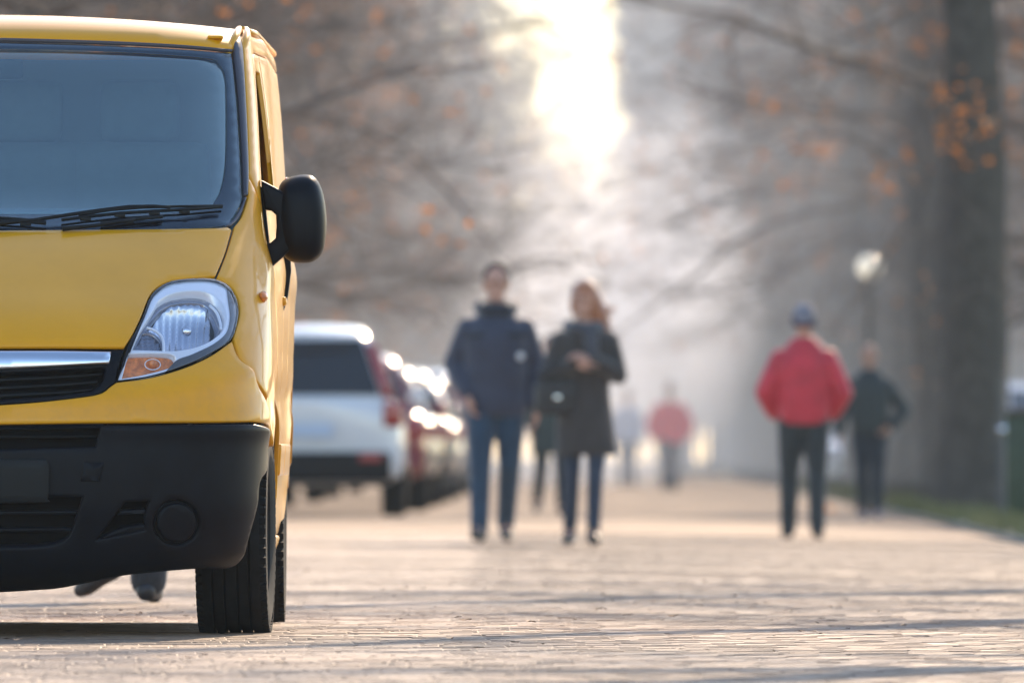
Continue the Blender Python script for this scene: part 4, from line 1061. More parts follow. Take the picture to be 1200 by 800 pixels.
def car(kind, x_right, D, pm, label, group=None, flip=False, cladding=False, category='car'):
    """rear end towards the camera unless flip; x_right: x of the side facing the road"""
    L, W, H, belt = dict(suv=(4.5, 1.80, 1.68, 1.02), sedan=(4.6, 1.78, 1.46, .93), hatch=(4.1, 1.72, 1.50, .95))[kind]
    h = W / 2
    t = empty('parked_car', (x_right - h, D + (L if flip else 0), gz(x_right - h)), math.pi if flip else 0, label, category, group)
    def sec(y, w, z0, z1, cr=.05):
        a = [(w * .80, z0), (w * .96, z0 + .07), (w, z0 + .22), (w * 1.0, (z0 + z1) * .52), (w * .985, z1 - .14), (w * .95, z1 - .03), (w * .88, z1), (w * .4, z1 + cr * .6), (0, z1 + cr)]
        return [Vector((p[0], y, p[1])) for p in a] + [Vector((-p[0], y, p[1])) for p in a[::-1][1:]]
    if kind == 'sedan': st = [(.0, .80, .38, .78), (.06, .90, .30, .90), (.3, .96, .26, belt), (.9, 1, .24, belt + .01), (2.2, 1, .24, belt), (3.2, .99, .24, belt - .03), (3.9, .96, .25, .82), (4.4, .90, .28, .70), (4.56, .80, .34, .60)]
    else: st = [(.0, .86, .40, belt - .06), (.05, .93, .32, belt - .02), (.2, .98, .28, belt), (.9, 1, .26, belt), (2.2, 1, .26, belt), (3.1, .99, .26, belt - .03), (3.8 * L / 4.5, .96, .27, belt - .12), (4.3 * L / 4.5, .90, .30, .80), (4.47 * L / 4.5, .80, .36, .66)]
    bm = bmesh.new(); add_rings(bm, [sec(y, h * w_, z0, z1) for y, w_, z0, z1 in st]); 
    obj('body', bm, pm, t, sharp=45)
    # greenhouse
    wb, wt = (h * .88, h * .64) if kind == 'suv' else (h * .88, h * .66)
    if kind == 'sedan': gs = [(.75, belt), (1.25, H - .08), (1.45, H - .025), (1.8, H), (2.4, H - .01), (3.25, belt - .02)]
    elif kind == 'suv': gs = [(.08, belt), (.36, H - .08), (.56, H - .025), (.9, H), (2.2, H - .01), (3.2, belt - .02)]
    else: gs = [(.10, belt), (.46, H - .08), (.66, H - .025), (1.0, H), (2.0, H - .01), (2.95, belt - .02)]
    def gring(y, z):
        f = (z - belt) / (H - belt); f = max(f, 0); w_ = wb + (wt - wb) * f
        a = [(wb, belt - .05), (w_ + .0, max(z - .09, belt - .04)), (w_ * .97, max(z - .05, belt - .035)), (w_ * .90, max(z - .02, belt - .03)), (w_ * .75, max(z, belt - .02)), (0, max(z + .02, belt - .01))]
        return [Vector((p[0], y, p[1])) for p in a] + [Vector((-p[0], y, p[1])) for p in a[::-1][1:]]
    bm = bmesh.new(); add_rings(bm, [gring(*g_) for g_ in gs]); obj('roof', bm, pm, t, sharp=45)
    def gp(y, z, f, o=.012):      # point on the pillar plane
        w_ = wb + (wt - wb) * max(0, (z - belt) / (H - belt)); return Vector((f * (w_ + o), y, z))
    (y0, z0), (y1, z1) = gs[0], gs[1]; (y4, z4), (y3, z3) = gs[-1], gs[-2]
    def onrear(s, u):             # u 0..1 up the rear screen
        z = belt + .05 + (H - .12 - belt - .05) * u; y = y0 + (y1 - y0) * (z - z0) / (z1 - z0) - .012; w_ = wb + (wt - wb) * (z - belt) / (H - belt); return Vector((s * (w_ - .10), y - .01, z))
    quad_box('rear_window', [onrear(-1, 0), onrear(1, 0), onrear(1, 1), onrear(-1, 1)], M['blackglass'], t)
    def onfront(s, u):
        z = belt + .03 + (H - .10 - belt - .03) * u; y = y4 + (y3 - y4) * (z - z4) / (z3 - z4) + .02; w_ = wb + (wt - wb) * (z - belt) / (H - belt); return Vector((s * (w_ - .08), y, z))
    quad_box('windscreen', [onfront(-1, 0), onfront(1, 0), onfront(1, 1), onfront(-1, 1)], M['blackglass'], t)
    for s in (1, -1):
        zt = H - .13; ys = y1 + .10; ye = y3 + .12
        mid = (ys + ye) / 2
        quad_box('window', [gp(y0 + .42, belt + .03, s), gp(mid - .04, belt + .03, s), gp(mid - .04, zt, s), gp(ys + .08, zt, s)], M['blackglass'], t)
        quad_box('window', [gp(mid + .04, belt + .03, s), gp(y4 - .32, belt + .03, s), gp(ye, zt, s), gp(mid + .04, zt, s)], M['blackglass'], t)
        # lights
        if kind == 'suv':
            bm = bmesh.new(); add_rings(bm, [[onrear(s, u) + Vector((s * a, -.01 + d, 0)) for (a, d) in ((.025, -.01), (.11, .02), (.11, .10), (.025, .08))] for u in (-.05, .3, .6, .92)]); obj('tail_light', bm, M['tailred'], t)
            bm = bmesh.new(); add_box(bm, (s * (h * .88), .05, .90), (.17, .16, .22), bev=.03); obj('tail_light', bm, M['tailred'], t)
            bm = bmesh.new(); add_box(bm, (s * (h * .66), -.095, .52), (.20, .05, .07), bev=.015); obj('reflector', bm, M['tailred'], t)
        else:
            bm = bmesh.new(); add_box(bm, (s * (h * .82), .06, .78), (.28, .16, .17), bev=.03); obj('tail_light', bm, M['tailred'], t)
        bm = bmesh.new(); add_box(bm, (s * h * .72, L - .17, .66), (.34, .20, .15), bev=.05); obj('headlight', bm, M['lampgrey'], t)
        bm = bmesh.new(); add_sphere(bm, (s * (h + .09), y4 - .42, belt + .05), .10, 14, (.9, .55, .65)); obj('mirror', bm, pm, t)
    bm = bmesh.new(); add_box(bm, (0, -.015, .44 if cladding else .47), (W * .86, .16, .26 if cladding else .12), bev=.05)
    if cladding:
        for s in (1, -1): add_box(bm, (s * (h - .005), L * .5, .36), (.05, L * .5, .16), bev=.02)
    obj('bumper', bm, M['black_plastic'] if (cladding) else pm, t)
    pl = quad_box('number_plate', [Vector((a * .26, -.105 if kind != 'suv' else -.055, z)) for a, z in ((-1, .70), (1, .70), (1, .82), (-1, .82))], M['plate'], t, .01)
    quad_box('country_strip', [Vector((a, (-.112 if kind != 'suv' else -.062), z)) for a, z in ((-.255, .705), (-.215, .705), (-.215, .815), (-.255, .815))], M['plateblue'], pl, .004)
    for s in (1, -1):
        for yw in (.85, L - .95):
            R_ = .345 if kind == 'suv' else .31
            b = bmesh.new(); add_lathe(b, [(-.06, .2), (-.10, .24), (-.105, R_ - .03), (-.085, R_), (.085, R_), (.105, R_ - .03), (.10, .24), (.06, .2)], 'x', (0, 0, 0), 28)
            wh = obj('wheel', b, M['rubber'], t); wh.location = (s * (h - .11), yw, R_)
            b = bmesh.new(); add_lathe(b, [(s * .075, .001), (s * .08, .06), (s * .07, .19), (s * .09, .215), (s * .02, .21)], 'x', (0, 0, 0), 24); obj('rim', b, M['rim'], wh)
    return t
car('suv', -.94, 139, paint('paint_silver_white', (.78, .79, .82), .0), 'white off-road style car with dark lower bumper, nearest behind the yellow van', cladding=True)
car('hatch', -.80, 151, paint('paint_maroon', (.22, .02, .035)), 'dark red hatchback, second in the row behind the white car')
car('sedan', -.73, 164, paint('paint_beige', (.42, .40, .37), .6), 'silver-beige saloon parked behind the dark red hatchback')
car('hatch', -.66, 179, paint('paint_graphite', (.06, .065, .075), .6), 'dark grey hatchback parked behind the silver-beige saloon')
car('sedan', -.60, 197, paint('paint_silver', (.5, .5, .52), .7), 'silver saloon in the hazy end of the left row, behind the man in jeans')
car('suv', -.50, 218, paint('paint_blue', (.05, .10, .2), .4), 'dark blue high car farthest along the left row')
car('hatch', 6.75, 186, paint('paint_white', (.7, .72, .75), .0), 'pale hatchback half hidden behind the thick trunk on the right', flip=True)
car('sedan', 6.6, 255, paint('paint_white_b', (.66, .66, .68), .0), 'pale saloon fading in the haze behind the man in the red jacket', flip=True)

# ------------------------------------------------------------------ LAMP, POST, BOX
def add_lamp(x, y, label):
    t = empty('street_lamp', (x, y, gz(min(x, 7)) + .03), 0, label, 'street lamp')
    b = bmesh.new(); add_lathe(b, [(0, .10), (.05, .10), (.10, .075), (.5, .06), (.55, .045), (2.35, .032), (2.38, .055), (2.42, .055), (2.46, .03), (2.62, .03), (2.64, .09), (2.68, .09)], 'z', (0, 0, 0), 20); obj('pole', b, mat('lamp_iron', (.03, .035, .035), .5, metal=.4), t)
    b = bmesh.new(); add_sphere(b, (0, 0, 2.84), .15, 24)
    gm = bpy.data.materials.new('opal_globe'); gm.use_nodes = True; bs = gm.node_tree.nodes['Principled BSDF']
    bs.inputs['Base Color'].default_value = (.85, .8, .72, 1); bs.inputs['Roughness'].default_value = .15
    bs.inputs['Emission Color'].default_value = (1, .86, .62, 1); bs.inputs['Emission Strength'].default_value = .3
    obj('globe', b, gm, t)
    b = bmesh.new(); add_lathe(b, [(2.98, .06), (3.01, .045), (3.06, .012), (3.07, .001)], 'z', (0, 0, 0), 16); obj('finial', b, bpy.data.materials['lamp_iron'], t)
add_lamp(4.30, 190, 'thin lamp post with a glowing round globe, left of the thick trunk')
t = empty('utility_cabinet', (4.62, 138, gz(4.6) + .03), 0, 'dark green box standing on the grass at the right edge of the photo', 'cabinet')
b = bmesh.new(); add_box(b, (0, 0, .50), (.62, .42, .90), bev=.015); obj('case', b, mat('cabinet_green', (.028, .050, .024), .55, noise=(6, .25)), t)
b = bmesh.new(); add_box(b, (0, 0, .975), (.68, .48, .05), bev=.012); obj('lid', b, mat('cabinet_lid', (.07, .05, .035), .6), t)
b = bmesh.new(); add_box(b, (0, 0, .03), (.58, .38, .10)); obj('plinth', b, M['kerb'], t)
b = bmesh.new(); add_box(b, (.0, -.215, .50), (.52, .012, .78), bev=.004); d_ = obj('door', b, bpy.data.materials['cabinet_green'], t)
b = bmesh.new(); add_box(b, (.20, -.23, .52), (.02, .02, .10), bev=.004); obj('handle', b, M['rim'], d_)
t = empty('marker_post', (4.235, 136.5, gz(4.2) + .03), 0, 'slim metal post standing just left of the green box', 'post')
b = bmesh.new(); add_lathe(b, [(0, .03), (0, .026), (1.26, .024), (1.28, .018), (1.285, .001)], 'z', (0, 0, 0), 16); obj('pole', b, mat('post_grey', (.11, .10, .085), .5, metal=.3), t)
b = bmesh.new(); add_lathe(b, [(.78, .024), (.78, .034), (.84, .034), (.84, .024)], 'z', (0, 0, 0), 16); obj('collar', b, M['chrome'], t)
# ------------------------------------------------------------------ PEOPLE
def fuse(name, bm, voxel, m, parent, smooth=3, sc=1.0):
    """weld overlapping closed shapes into ONE continuous skin"""
    me = bpy.data.meshes.new('tmp'); bm.to_mesh(me); bm.free(); o = bpy.data.objects.new('tmp', me); COL.objects.link(o)
    r = o.modifiers.new('r', 'REMESH'); r.mode = 'VOXEL'; r.voxel_size = voxel; r.use_smooth_shade = True
    s = o.modifiers.new('s', 'SMOOTH'); s.iterations = smooth; s.factor = .5
    dg = bpy.context.evaluated_depsgraph_get(); dg.update()
    nm = bpy.data.meshes.new_from_object(o.evaluated_get(dg)); nm.name = name
    bpy.data.objects.remove(o); bpy.data.meshes.remove(me)
    nm.materials.clear(); nm.materials.append(m)
    nm.polygons.foreach_set('use_smooth', [True] * len(nm.polygons))
    return link(bpy.data.objects.new(name, nm), parent)
def ell(bm, rings, seg=20, p=2.3):
    """rings: (z, cx, cy, a, b) stacked ellipses"""
    out = []
    for (z, cx, cy_, a, b) in rings:
        rg = []
        for k in range(seg):
            t = 2 * math.pi * k / seg; c, s = math.cos(t), math.sin(t)
            rg.append(Vector((cx + a * math.copysign(abs(c) ** (2 / p), c), cy_ + b * math.copysign(abs(s) ** (2 / p), s), z)))
        out.append(rg)
    add_rings(bm, out)
def limb(bm, pts, rad, seg=14):
    """smooth tapered limb through the joints with rounded ends"""
    pts = [Vector(p) for p in pts]; P_ = []; Rr = []
    for i in range(len(pts) - 1):
        p0 = pts[max(i-1, 0)]; p1, p2 = pts[i], pts[i+1]; p3 = pts[min(i+2, len(pts)-1)]
        for j in range(6):
            t = j / 6; P_.append(p1.lerp(p2, t)); Rr.append(rad[i] * (1-t) + rad[i+1] * t)
    P_.append(pts[-1]); Rr.append(rad[-1]); add_tube(bm, P_, Rr, seg)
    add_sphere(bm, pts[0], rad[0], 14); add_sphere(bm, pts[-1], rad[-1], 14)
    for p, r in zip(pts[1:-1], rad[1:-1]): add_sphere(bm, p, r * .99, 14)
def hand(bm, wrist, d, side, curl=.5, palm_n=None):
    """palm, four unequal bent fingers, and a thumb leaving the side of the palm"""
    wrist = Vector(wrist); d = Vector(d).normalized()
    pn = Vector(palm_n).normalized() if palm_n is not None else Vector((-side, 0, 0)); pn = (pn - d * pn.dot(d)).normalized()   # the way the palm faces
    a = d.cross(pn).normalized()                                   # across the palm
    if a.y > 0: a = -a                                             # thumb side forward
    pal = wrist + d * .045
    add_box_m = Matrix((a, d, pn)).transposed().to_4x4()
    add_sphere(bm, pal, .05, 14, (.80, 1.0, .34), add_box_m)
    add_sphere(bm, wrist + d * .075, .042, 12, (.95, .6, .36), add_box_m)
    for k, ln in enumerate((.072, .080, .074, .058)):
        base = wrist + d * .082 + a * (.030 - .0205 * k)
        c1 = base + d * ln * .45 * math.cos(curl * .5) + pn * ln * .45 * math.sin(curl * .5)
        c2 = c1 + d * ln * .32 * math.cos(curl * 1.5) + pn * ln * .32 * math.sin(curl * 1.5)
        c3 = c2 + d * ln * .26 * math.cos(curl * 2.3) + pn * ln * .26 * math.sin(curl * 2.3)
        limb(bm, [base - d * .02, c1, c2, c3], [.0095, .009, .0085, .0078], 8)
    b0 = wrist + d * .025 + a * .028
    limb(bm, [b0, b0 + a * .022 + d * .022 + pn * .008, b0 + a * .030 + d * .047 + pn * .016, b0 + a * .028 + d * .066 + pn * .022], [.012, .0115, .010, .009], 8)
SK = mat('skin', (.50, .27, .19), rough=.55, noise=(8, .12))
def cloth(name, col, rough=.85, sheen=.3, b=.8): return mat(name, col, rough=rough, sheen=sheen, noise=(7, .22), bump=(11, b, .03))

def person(loc, face, H, label, legs, arms, jacket, jmat, tmat, smat, hair='short', hmat=None, hem=.80, fit=1.0, head_turn=0, female=False, group=None, gloves=None, puff=0, tr_fit=1.0):
    """local frame: faces -Y, x to the viewer's right when facing the camera; sizes at 1.75 m, scaled by H.
    legs: two tuples (side, hip->knee->ankle offsets); arms: two tuples (side, elbow, wrist, hand direction or None)"""
    t = empty('person', loc, face, label, 'person'); s = H / 1.75; t.scale = (s, s, s)
    if group: t['group'] = group
    sw = .175 if female else .195
    hd = Vector((0, -.01, 1.63))
    Rz = Matrix.Rotation(head_turn, 4, 'Z')
    # body, one skin
    b = bmesh.new()
    ell(b, [(.84, 0, 0, .13, .09), (.92, 0, 0, .155, .105), (1.05, 0, 0, .135, .095), (1.2, 0, 0, .145, .10), (1.34, 0, .01, .165, .10), (1.42, 0, .01, .13, .085), (1.46, 0, .01, .07, .06)])
    limb(b, [(0, .012, 1.42), (0, 0, 1.52), hd], [.058, .052, .055])
    add_sphere(b, hd + Vector((0, .012, .03)), .098, 24, (.78, .98, 1.10)); add_sphere(b, hd + Rz @ Vector((0, -.028, -.045)), .066, 20, (.82, .85, 1.05))
    add_sphere(b, hd + Rz @ Vector((0, -.098, -.010)), .016, 10, (.8, 1.1, 1.5)); add_sphere(b, hd + Rz @ Vector((0, -.085, .03)), .03, 10, (1.7, .5, .4))
    add_sphere(b, hd + Rz @ Vector((0, -.085, -.052)), .018, 10, (1.5, .6, .5)); add_sphere(b, hd + Rz @ Vector((0, -.078, -.085)), .020, 10)
    for q in (1, -1): add_sphere(b, hd + Rz @ Vector((q * .080, .008, -.002)), .026, 10, (.35, .7, 1.1))
    for q, knee, ank, toe in legs:
        hip = Vector((q * .092, 0, .90)); limb(b, [hip, knee, ank], [.085, .050, .036])
        dr = (Vector(toe) - Vector(ank)); limb(b, [ank, Vector(ank) + dr * .5 + Vector((0, 0, -.012)), toe], [.036, .034, .026])
    for q, el, wr, hdir in arms:
        sh = Vector((q * sw * .84, .01, 1.355)); limb(b, [sh, el, wr], [.052, .038, .026])
        if hdir is not None: hand(b, wr, hdir, q)
    body = fuse('body', b, .0075, SK, t, 2)
    for q in (1, -1):
        b = bmesh.new(); add_sphere(b, hd + Rz @ Vector((q * .030, -.0935, .008)), .0085, 10, (1.3, .6, .8)); obj('eye', b, bpy.data.materials.get('eye_dark') or mat('eye_dark', (.03, .02, .015), .2), t)
    # trousers
    b = bmesh.new(); ell(b, [(.80, 0, 0, .145, .105), (.90, 0, 0, .172, .122), (1.0, 0, 0, .16, .112)])
    for q, knee, ank, toe in legs:
        hip = Vector((q * .088, 0, .88)); kn = Vector(knee); an = Vector(ank); lo = kn.lerp(an, 1.0)
        limb(b, [hip, hip.lerp(kn, .5), kn, kn.lerp(an, .4), lo], [v_ * tr_fit for v_ in (.100, .086, .066, .062, .054)])
    fuse('trousers', b, .010, tmat, t, 3)
    for q, knee, ank, toe in legs:
        an = Vector(ank); to = Vector(toe); dr = to - an; dr.z = 0; L_ = max(dr.length, .05); dr.normalize(); b = bmesh.new()
        heel = an + Vector((0, 0, -.045)) - dr * .045; tip = to + Vector((0, 0, -.004)) + dr * .035
        limb(b, [heel, heel.lerp(tip, .45) + Vector((0, 0, .006)), heel.lerp(tip, .8), tip], [.040, .040, .038, .028]); limb(b, [an + Vector((0, 0, .03)), an + Vector((0, 0, -.035))], [.047, .046])
        fuse('shoe', b, .010, smat, t, 2)
    # jacket or coat
    b = bmesh.new(); ell(b, jacket)
    for q, el, wr, hdir in arms:
        sh = Vector((q * sw * .91, .01, 1.385 - .03 * fit)); el = Vector(el); wr = Vector(wr); c_ = el.lerp(wr, .90)
        limb(b, [sh, sh.lerp(el, .5), el, el.lerp(wr, .5), c_], [v_ * fit for v_ in (.074, .070, .063, .060, .050)])
    jk = fuse('coat' if hem < .7 else 'jacket', b, .012, jmat, t, 4)
    # hair / cap
    b = bmesh.new()
    if hair in ('short', 'cap', 'bald'):
        if hair != 'bald':
            add_sphere(b, hd + Vector((0, .030, .048)), .108, 28, (.80, .90, .96))
        if hair == 'cap':
            obj('cap', b, hmat, t)
            b2 = bmesh.new(); add_lathe(b2, [(-.05, .084), (-.05, .092), (.028, .093), (.03, .086)], 'z', hd + Vector((0, .018, .02)), 28); obj('cap_band', b2, mat('cap_navy', (.02, .025, .07), .8), t)
        elif hair != 'bald': obj('hair', b, hmat, t)
        else: b.free()
    elif hair == 'long':
        limb(b, [hd + Vector((0, .035, .045)), hd + Vector((.03, .045, -.02)), hd + Vector((.08, .05, -.10)), hd + Vector((.115, .055, -.19)), hd + Vector((.105, .06, -.29))], [.100, .100, .088, .066, .035])
        limb(b, [hd + Vector((.06, .05, -.05)), hd + Vector((.13, .05, -.08)), hd + Vector((.19, .06, -.05))], [.065, .044, .014])
        limb(b, [hd + Vector((.05, .05, -.08)), hd + Vector((.14, .055, -.16)), hd + Vector((.17, .06, -.25))], [.06, .042, .014])
        limb(b, [hd + Vector((.04, .05, -.02)), hd + Vector((.12, .05, -.08)), hd + Vector((.165, .06, -.18))], [.06, .035, .012])
        limb(b, [hd + Vector((-.055, .03, .05)), hd + Vector((-.078, .01, -.03)), hd + Vector((-.07, .01, -.10))], [.035, .026, .015])
        add_sphere(b, hd + Vector((0, .012, .062)), .098, 20, (.86, 1.0, .85))
        fuse('hair', b, .009, hmat, t, 3)
    return t, hd, s
def stand(sp=.09, dy=0.0, lift=0.0):
    return [(1, (sp + .01, dy - .02, .50), (sp + .01, dy, .085), (sp + .03, dy - .13, .032)), (-1, (-sp - .01, -dy - .02, .50), (-sp - .01, -dy, .085 + lift), (-sp - .03, -dy - .13, .032))]
BL = cloth('leather_black', (.02, .02, .022), .5, 0)
# 1 man in blue jacket and jeans walking towards us
J1 = [(.80, 0, 0, .190, .130), (.86, 0, 0, .200, .140), (1.0, 0, 0, .195, .137), (1.1, 0, 0, .200, .145), (1.25, 0, 0, .212, .150), (1.35, 0, 0, .205, .138), (1.41, 0, .005, .165, .115), (1.46, 0, .01, .105, .09)]
fx, fy = -.100, 99.4
jm = cloth('jacket_navy', (.028, .034, .060), .7)
t1, hd, s1 = person((fx, fy, gz(fx)), 0, 1.74, 'man in a dark blue padded jacket and blue jeans walking towards the camera', 
    [(1, (.085, -.02, .49), (.060, .20, .125), (.07, .09, .035)), (-1, (-.10, -.14, .50), (-.105, -.24, .09), (-.13, -.37, .06))],
    [(-1, (-.275, .05, 1.13), (-.175, -.10, .93), (.15, -.25, -.9)), (1, (.265, .03, 1.12), (.255, -.03, .86), (0, -.08, -1))],
    J1, jm, cloth('jeans_blue', (.018, .045, .08), .9), BL, 'short', cloth('hair_dark', (.02, .016, .014), .8, 0), fit=1.0, tr_fit=1.08)
b = bmesh.new(); limb(b, [(-.10, .04, 1.49), (-.06, -.075, 1.475), (.06, -.075, 1.475), (.10, .04, 1.49), (.05, .11, 1.50), (-.05, .11, 1.50), (-.10, .04, 1.49)], [.048] * 7, 10)
fuse('hood', b, .011, cloth('hood_dark', (.02, .024, .035), .9), t1, 3)
for zz in (.98, 1.12, 1.26):      # quilting bands read as a slightly darker yoke line
    pass
b = bmesh.new(); add_rings(b, [[Vector((x, -.158 + abs(x) * .12, z)) for x, z in ((-.19, 1.33), (.19, 1.33), (.19, 1.30), (-.19, 1.30))], [Vector((x, -.135 + abs(x) * .12, z)) for x, z in ((-.19, 1.33), (.19, 1.33), (.19, 1.30), (-.19, 1.30))]]); obj('chest_seam', b, bpy.data.materials['hood_dark'], t1)
b = bmesh.new(); add_lathe(b, [(-.155, .001), (-.155, .022), (-.14, .024)], 'y', (.155, 0, 1.18), 18); obj('badge', b, mat('badge_white', (.7, .7, .7), .5), t1)
# 2 woman in dark coat
C2 = [(.60, .01, 0, .205, .145), (.64, .01, 0, .205, .148), (.8, 0, 0, .195, .140), (1.0, 0, 0, .170, .125), (1.12, 0, 0, .165, .125), (1.25, 0, 0, .185, .135), (1.36, 0, 0, .185, .125), (1.43, 0, .005, .14, .10), (1.46, 0, .01, .09, .08)]
fx, fy = .455, 98.6
cm = cloth('coat_brown', (.040, .033, .030), .9)
t2, hd, s2 = person((fx, fy, gz(fx)), 0, 1.64, 'woman with wind-blown auburn hair in a long dark coat walking beside the man in jeans',
    [(1, (.07, -.08, .50), (.055, -.13, .09), (.07, -.25, .045)), (-1, (-.085, -.02, .50), (-.10, .10, .10), (-.115, -.02, .032))],
    [(-1, (-.245, -.02, 1.13), (-.06, -.155, 1.20), (.8, -.2, .25)), (1, (.225, -.05, 1.13), (.04, -.17, 1.24), (-.8, -.1, .25))],
    C2, cm, cloth('jeans_dark', (.020, .032, .055), .9), BL, 'long', cloth('hair_auburn', (.34, .12, .045), .5, .8), hem=.6, female=True, tr_fit=.86, head_turn=R(-25))
b = bmesh.new(); limb(b, [(-.10, .03, 1.46), (-.06, -.09, 1.44), (.06, -.09, 1.43), (.10, .03, 1.46), (0, .10, 1.48), (-.10, .03, 1.46)], [.052] * 6, 10); limb(b, [(.03, -.11, 1.42), (.045, -.15, 1.32), (.05, -.17, 1.20)], [.05, .045, .035])
fuse('scarf', b, .011, cloth('scarf_grey', (.055, .055, .065), .9), t2, 3)
# her handbag
t = empty('handbag', (fx - .185, fy - .10, 0), R(12), 'black handbag hanging at the hip of the woman in the long coat', 'handbag')
b = bmesh.new(); add_box(b, (0, 0, .905), (.26, .10, .20), bev=.03); obj('bag_body', b, BL, t)
b = bmesh.new(); add_box(b, (0, -.055, .95), (.25, .012, .11), bev=.005); fl = obj('flap', b, BL, t)
b = bmesh.new(); add_box(b, (0, -.066, .91), (.04, .008, .025), bev=.003); obj('clasp', b, M['chrome'], fl)
b = bmesh.new(); add_tube(b, [(-.12, 0, .99), (-.09, -.01, 1.08), (.0, -.02, 1.13), (.09, -.01, 1.08), (.12, 0, .99)], .010, 8); obj('strap', b, BL, t)
# 3 person mostly hidden behind the woman
fx, fy = .36, 143
person((fx, fy, gz(fx)), 0, 1.62, 'person in a dark grey-green coat half hidden behind the woman with auburn hair',
    [(1, (.09, -.10, .50), (.10, -.14, .09), (.11, -.26, .04)), (-1, (-.10, .0, .50), (-.14, .16, .16), (-.15, .05, .06))],
    [(-1, (-.25, .03, 1.12), (-.22, -.05, .88), (0, -.1, -1)), (1, (.25, .03, 1.12), (.24, -.03, .87), (0, -.1, -1))],
    [(z, x, y, a * 1.05, b_ * 1.05) for z, x, y, a, b_ in C2], cloth('coat_greygreen', (.05, .065, .060), .9), cloth('trousers_dark', (.02, .025, .03), .9), BL, 'short', bpy.data.materials['hair_dark'], hem=.6)
# 4 pale jacket person
fx, fy = 2.04, 278
person((fx, fy, gz(fx)), 0, 1.68, 'distant person in a pale blue-white jacket, left of the one in a pink-red jacket', stand(.08, .05),
    [(-1, (-.27, .03, 1.12), (-.24, -.04, .88), (0, -.1, -1)), (1, (.26, .03, 1.13), (.24, -.03, .87), (0, -.1, -1))],
    J1, cloth('jacket_pale', (.42, .46, .58), .8), cloth('trousers_blue', (.04, .06, .10), .9), BL, 'short', bpy.data.materials['hair_dark'], tr_fit=1.25)
# 5 distant red jacket
fx, fy = 2.57, 257
person((fx, fy, gz(fx)), 0, 1.72, 'distant person in a bright pink-red jacket walking in the haze', stand(.07, .09),
    [(-1, (-.32, .03, 1.12), (-.29, -.05, .88), (0, -.1, -1)), (1, (.32, .03, 1.12), (.29, -.03, .88), (0, -.1, -1))],
    [(z - .03, x, y, a * 1.28, b_ * 1.2) for z, x, y, a, b_ in J1], cloth('jacket_pinkred', (.78, .03, .055), .7), cloth('trousers_navy', (.02, .03, .05), .9), BL, 'short', cloth('hair_fair', (.20, .13, .08), .7), fit=1.25, tr_fit=1.5)
# 6 man in red jacket from behind
fx, fy = 2.07, 112
J6 = [(.86, 0, 0, .180, .135), (.90, 0, 0, .192, .145), (1.0, 0, 0, .200, .155), (1.15, 0, 0, .208, .160), (1.3, 0, 0, .212, .155), (1.38, 0, 0, .190, .135), (1.44, 0, .005, .15, .11), (1.52, 0, .01, .085, .08)]
t6, hd, s6 = person((fx, fy, gz(fx)), math.pi, 1.64, 'man in a puffy red jacket, black trousers and a pale-topped cap walking away',
    [(1, (.11, -.06, .50), (.115, -.08, .09), (.14, -.20, .045)), (-1, (-.10, .02, .50), (-.10, .10, .09), (-.12, -.02, .032))],
    [(-1, (-.30, .04, 1.10), (-.215, -.10, .93), (.4, -.4, -.7)), (1, (.30, .04, 1.10), (.215, -.10, .93), (-.4, -.4, -.7))],
    J6, cloth('jacket_red', (.50, .018, .035), .6), cloth('trousers_black', (.014, .020, .022), .8), BL, 'cap', cloth('cap_pale', (.17, .17, .21), .8), fit=1.18, tr_fit=1.15)
# 7 man in black jacket
fx, fy = 3.33, 147
t7, hd, s7 = person((fx, fy, gz(fx)), 0, 1.62, 'bald man in a black puffy jacket with one elbow out, beside the man in red',
    [(1, (.085, -.07, .50), (.075, -.09, .09), (.09, -.21, .045)), (-1, (-.08, .0, .50), (-.06, .08, .09), (-.07, -.04, .032))],
    [(-1, (-.285, .03, 1.12), (-.31, -.03, .86), (0, -.08, -1)), (1, (.36, .06, 1.10), (.21, -.08, .93), (-.6, -.3, -.5))],
    J6, cloth('jacket_black', (.016, .024, .024), .6), cloth('trousers_dark2', (.016, .022, .030), .9), cloth('shoes_bluegrey', (.13, .15, .22), .7), 'bald', fit=1.15, tr_fit=1.1)
# 8 pedestrian passing behind the van, only feet in view
fx, fy = -1.46, 60.4
person((fx, fy, 0), R(172), 1.72, 'pedestrian hidden by the van, only dark trouser legs and shoes visible beneath it',
    [(-1, (-.09, -.03, .50), (-.08, .05, .088), (-.085, -.05, .034)), (1, (.09, -.06, .52), (.09, .10, .17), (.16, .06, .050))],
    [(-1, (-.26, .08, 1.12), (-.25, .02, .88), (0, -.1, -1)), (1, (.26, -.03, 1.12), (.25, -.12, .88), (0, -.1, -1))],
    J1, cloth('jacket_charcoal', (.03, .03, .032), .8), cloth('trousers_charcoal', (.018, .018, .02), .9), BL, 'short', bpy.data.materials['hair_dark'], tr_fit=1.35)

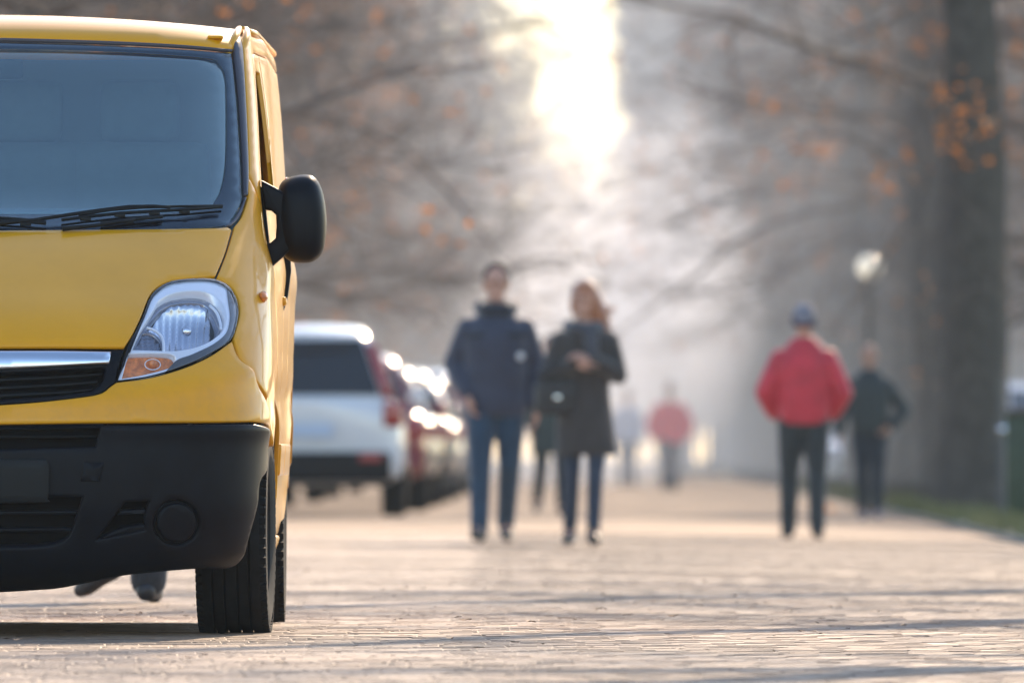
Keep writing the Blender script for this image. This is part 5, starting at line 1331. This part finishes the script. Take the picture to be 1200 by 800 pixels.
# ------------------------------------------------------------------ SMOKE AND HAZE
def volume_mat(name, col, dens, aniso, noise=None):
    m = bpy.data.materials.new(name); m.use_nodes = True; t = m.node_tree
    for n_ in list(t.nodes): t.nodes.remove(n_)
    o = t.nodes.new('ShaderNodeOutputMaterial'); v_ = t.nodes.new('ShaderNodeVolumePrincipled')
    v_.inputs['Color'].default_value = (*col, 1); v_.inputs['Density'].default_value = dens; v_.inputs['Anisotropy'].default_value = aniso
    t.links.new(v_.outputs[0], o.inputs['Volume'])
    if noise:
        tc = t.nodes.new('ShaderNodeTexCoord'); nz = t.nodes.new('ShaderNodeTexNoise'); nz.inputs['Scale'].default_value = noise[0]; nz.inputs['Detail'].default_value = 3
        t.links.new(tc.outputs['Object'], nz.inputs['Vector'])
        ln = t.nodes.new('ShaderNodeVectorMath'); ln.operation = 'LENGTH'; t.links.new(tc.outputs['Object'], ln.inputs[0])
        mr = t.nodes.new('ShaderNodeMapRange'); mr.inputs['From Min'].default_value = .15; mr.inputs['From Max'].default_value = 1.0; mr.inputs['To Min'].default_value = 1; mr.inputs['To Max'].default_value = 0
        t.links.new(ln.outputs['Value'], mr.inputs['Value'])
        m2 = t.nodes.new('ShaderNodeMapRange'); m2.inputs['From Min'].default_value = .34; m2.inputs['From Max'].default_value = .66
        t.links.new(nz.outputs['Fac'], m2.inputs['Value'])
        mu = t.nodes.new('ShaderNodeMath'); mu.operation = 'MULTIPLY'; t.links.new(mr.outputs[0], mu.inputs[0]); t.links.new(m2.outputs[0], mu.inputs[1])
        m3 = t.nodes.new('ShaderNodeMath'); m3.operation = 'MULTIPLY'; m3.inputs[1].default_value = dens; t.links.new(mu.outputs[0], m3.inputs[0])
        t.links.new(m3.outputs[0], v_.inputs['Density'])
    return m
bm = bmesh.new(); bmesh.ops.create_icosphere(bm, subdivisions=4, radius=1.0)
sm = obj('smoke', bm, volume_mat('smoke_volume', (.92, .94, 1.0), SMOKE_D, .3, (1.7,))); sm.location = (1.75, 285, 3.4); sm.scale = (3.0, 22, 4.4)
sm.rotation_euler = (0, R(12), 0)
tag(sm, 'pale smoke drifting up over the middle of the avenue', None, None, 'stuff')
bm = bmesh.new(); add_box(bm, (0, 0, 0), (90, 290, 16))
ms = obj('mist', bm, volume_mat('mist_volume', (.92, .96, 1.0), .0026, .0), smooth=False); ms.location = (2, 306, 8.2)
tag(ms, 'bank of mist hanging between the trees along the far avenue', None, None, 'stuff')
bm = bmesh.new(); add_box(bm, (0, 594, 14.0), (1230, 1262, 31.0))
hz = obj('haze', bm, volume_mat('haze_volume', (.80, .92, 1.0), HAZE_D, .0), smooth=False)
tag(hz, 'thin blue-grey morning haze filling the avenue', None, None, 'stuff')
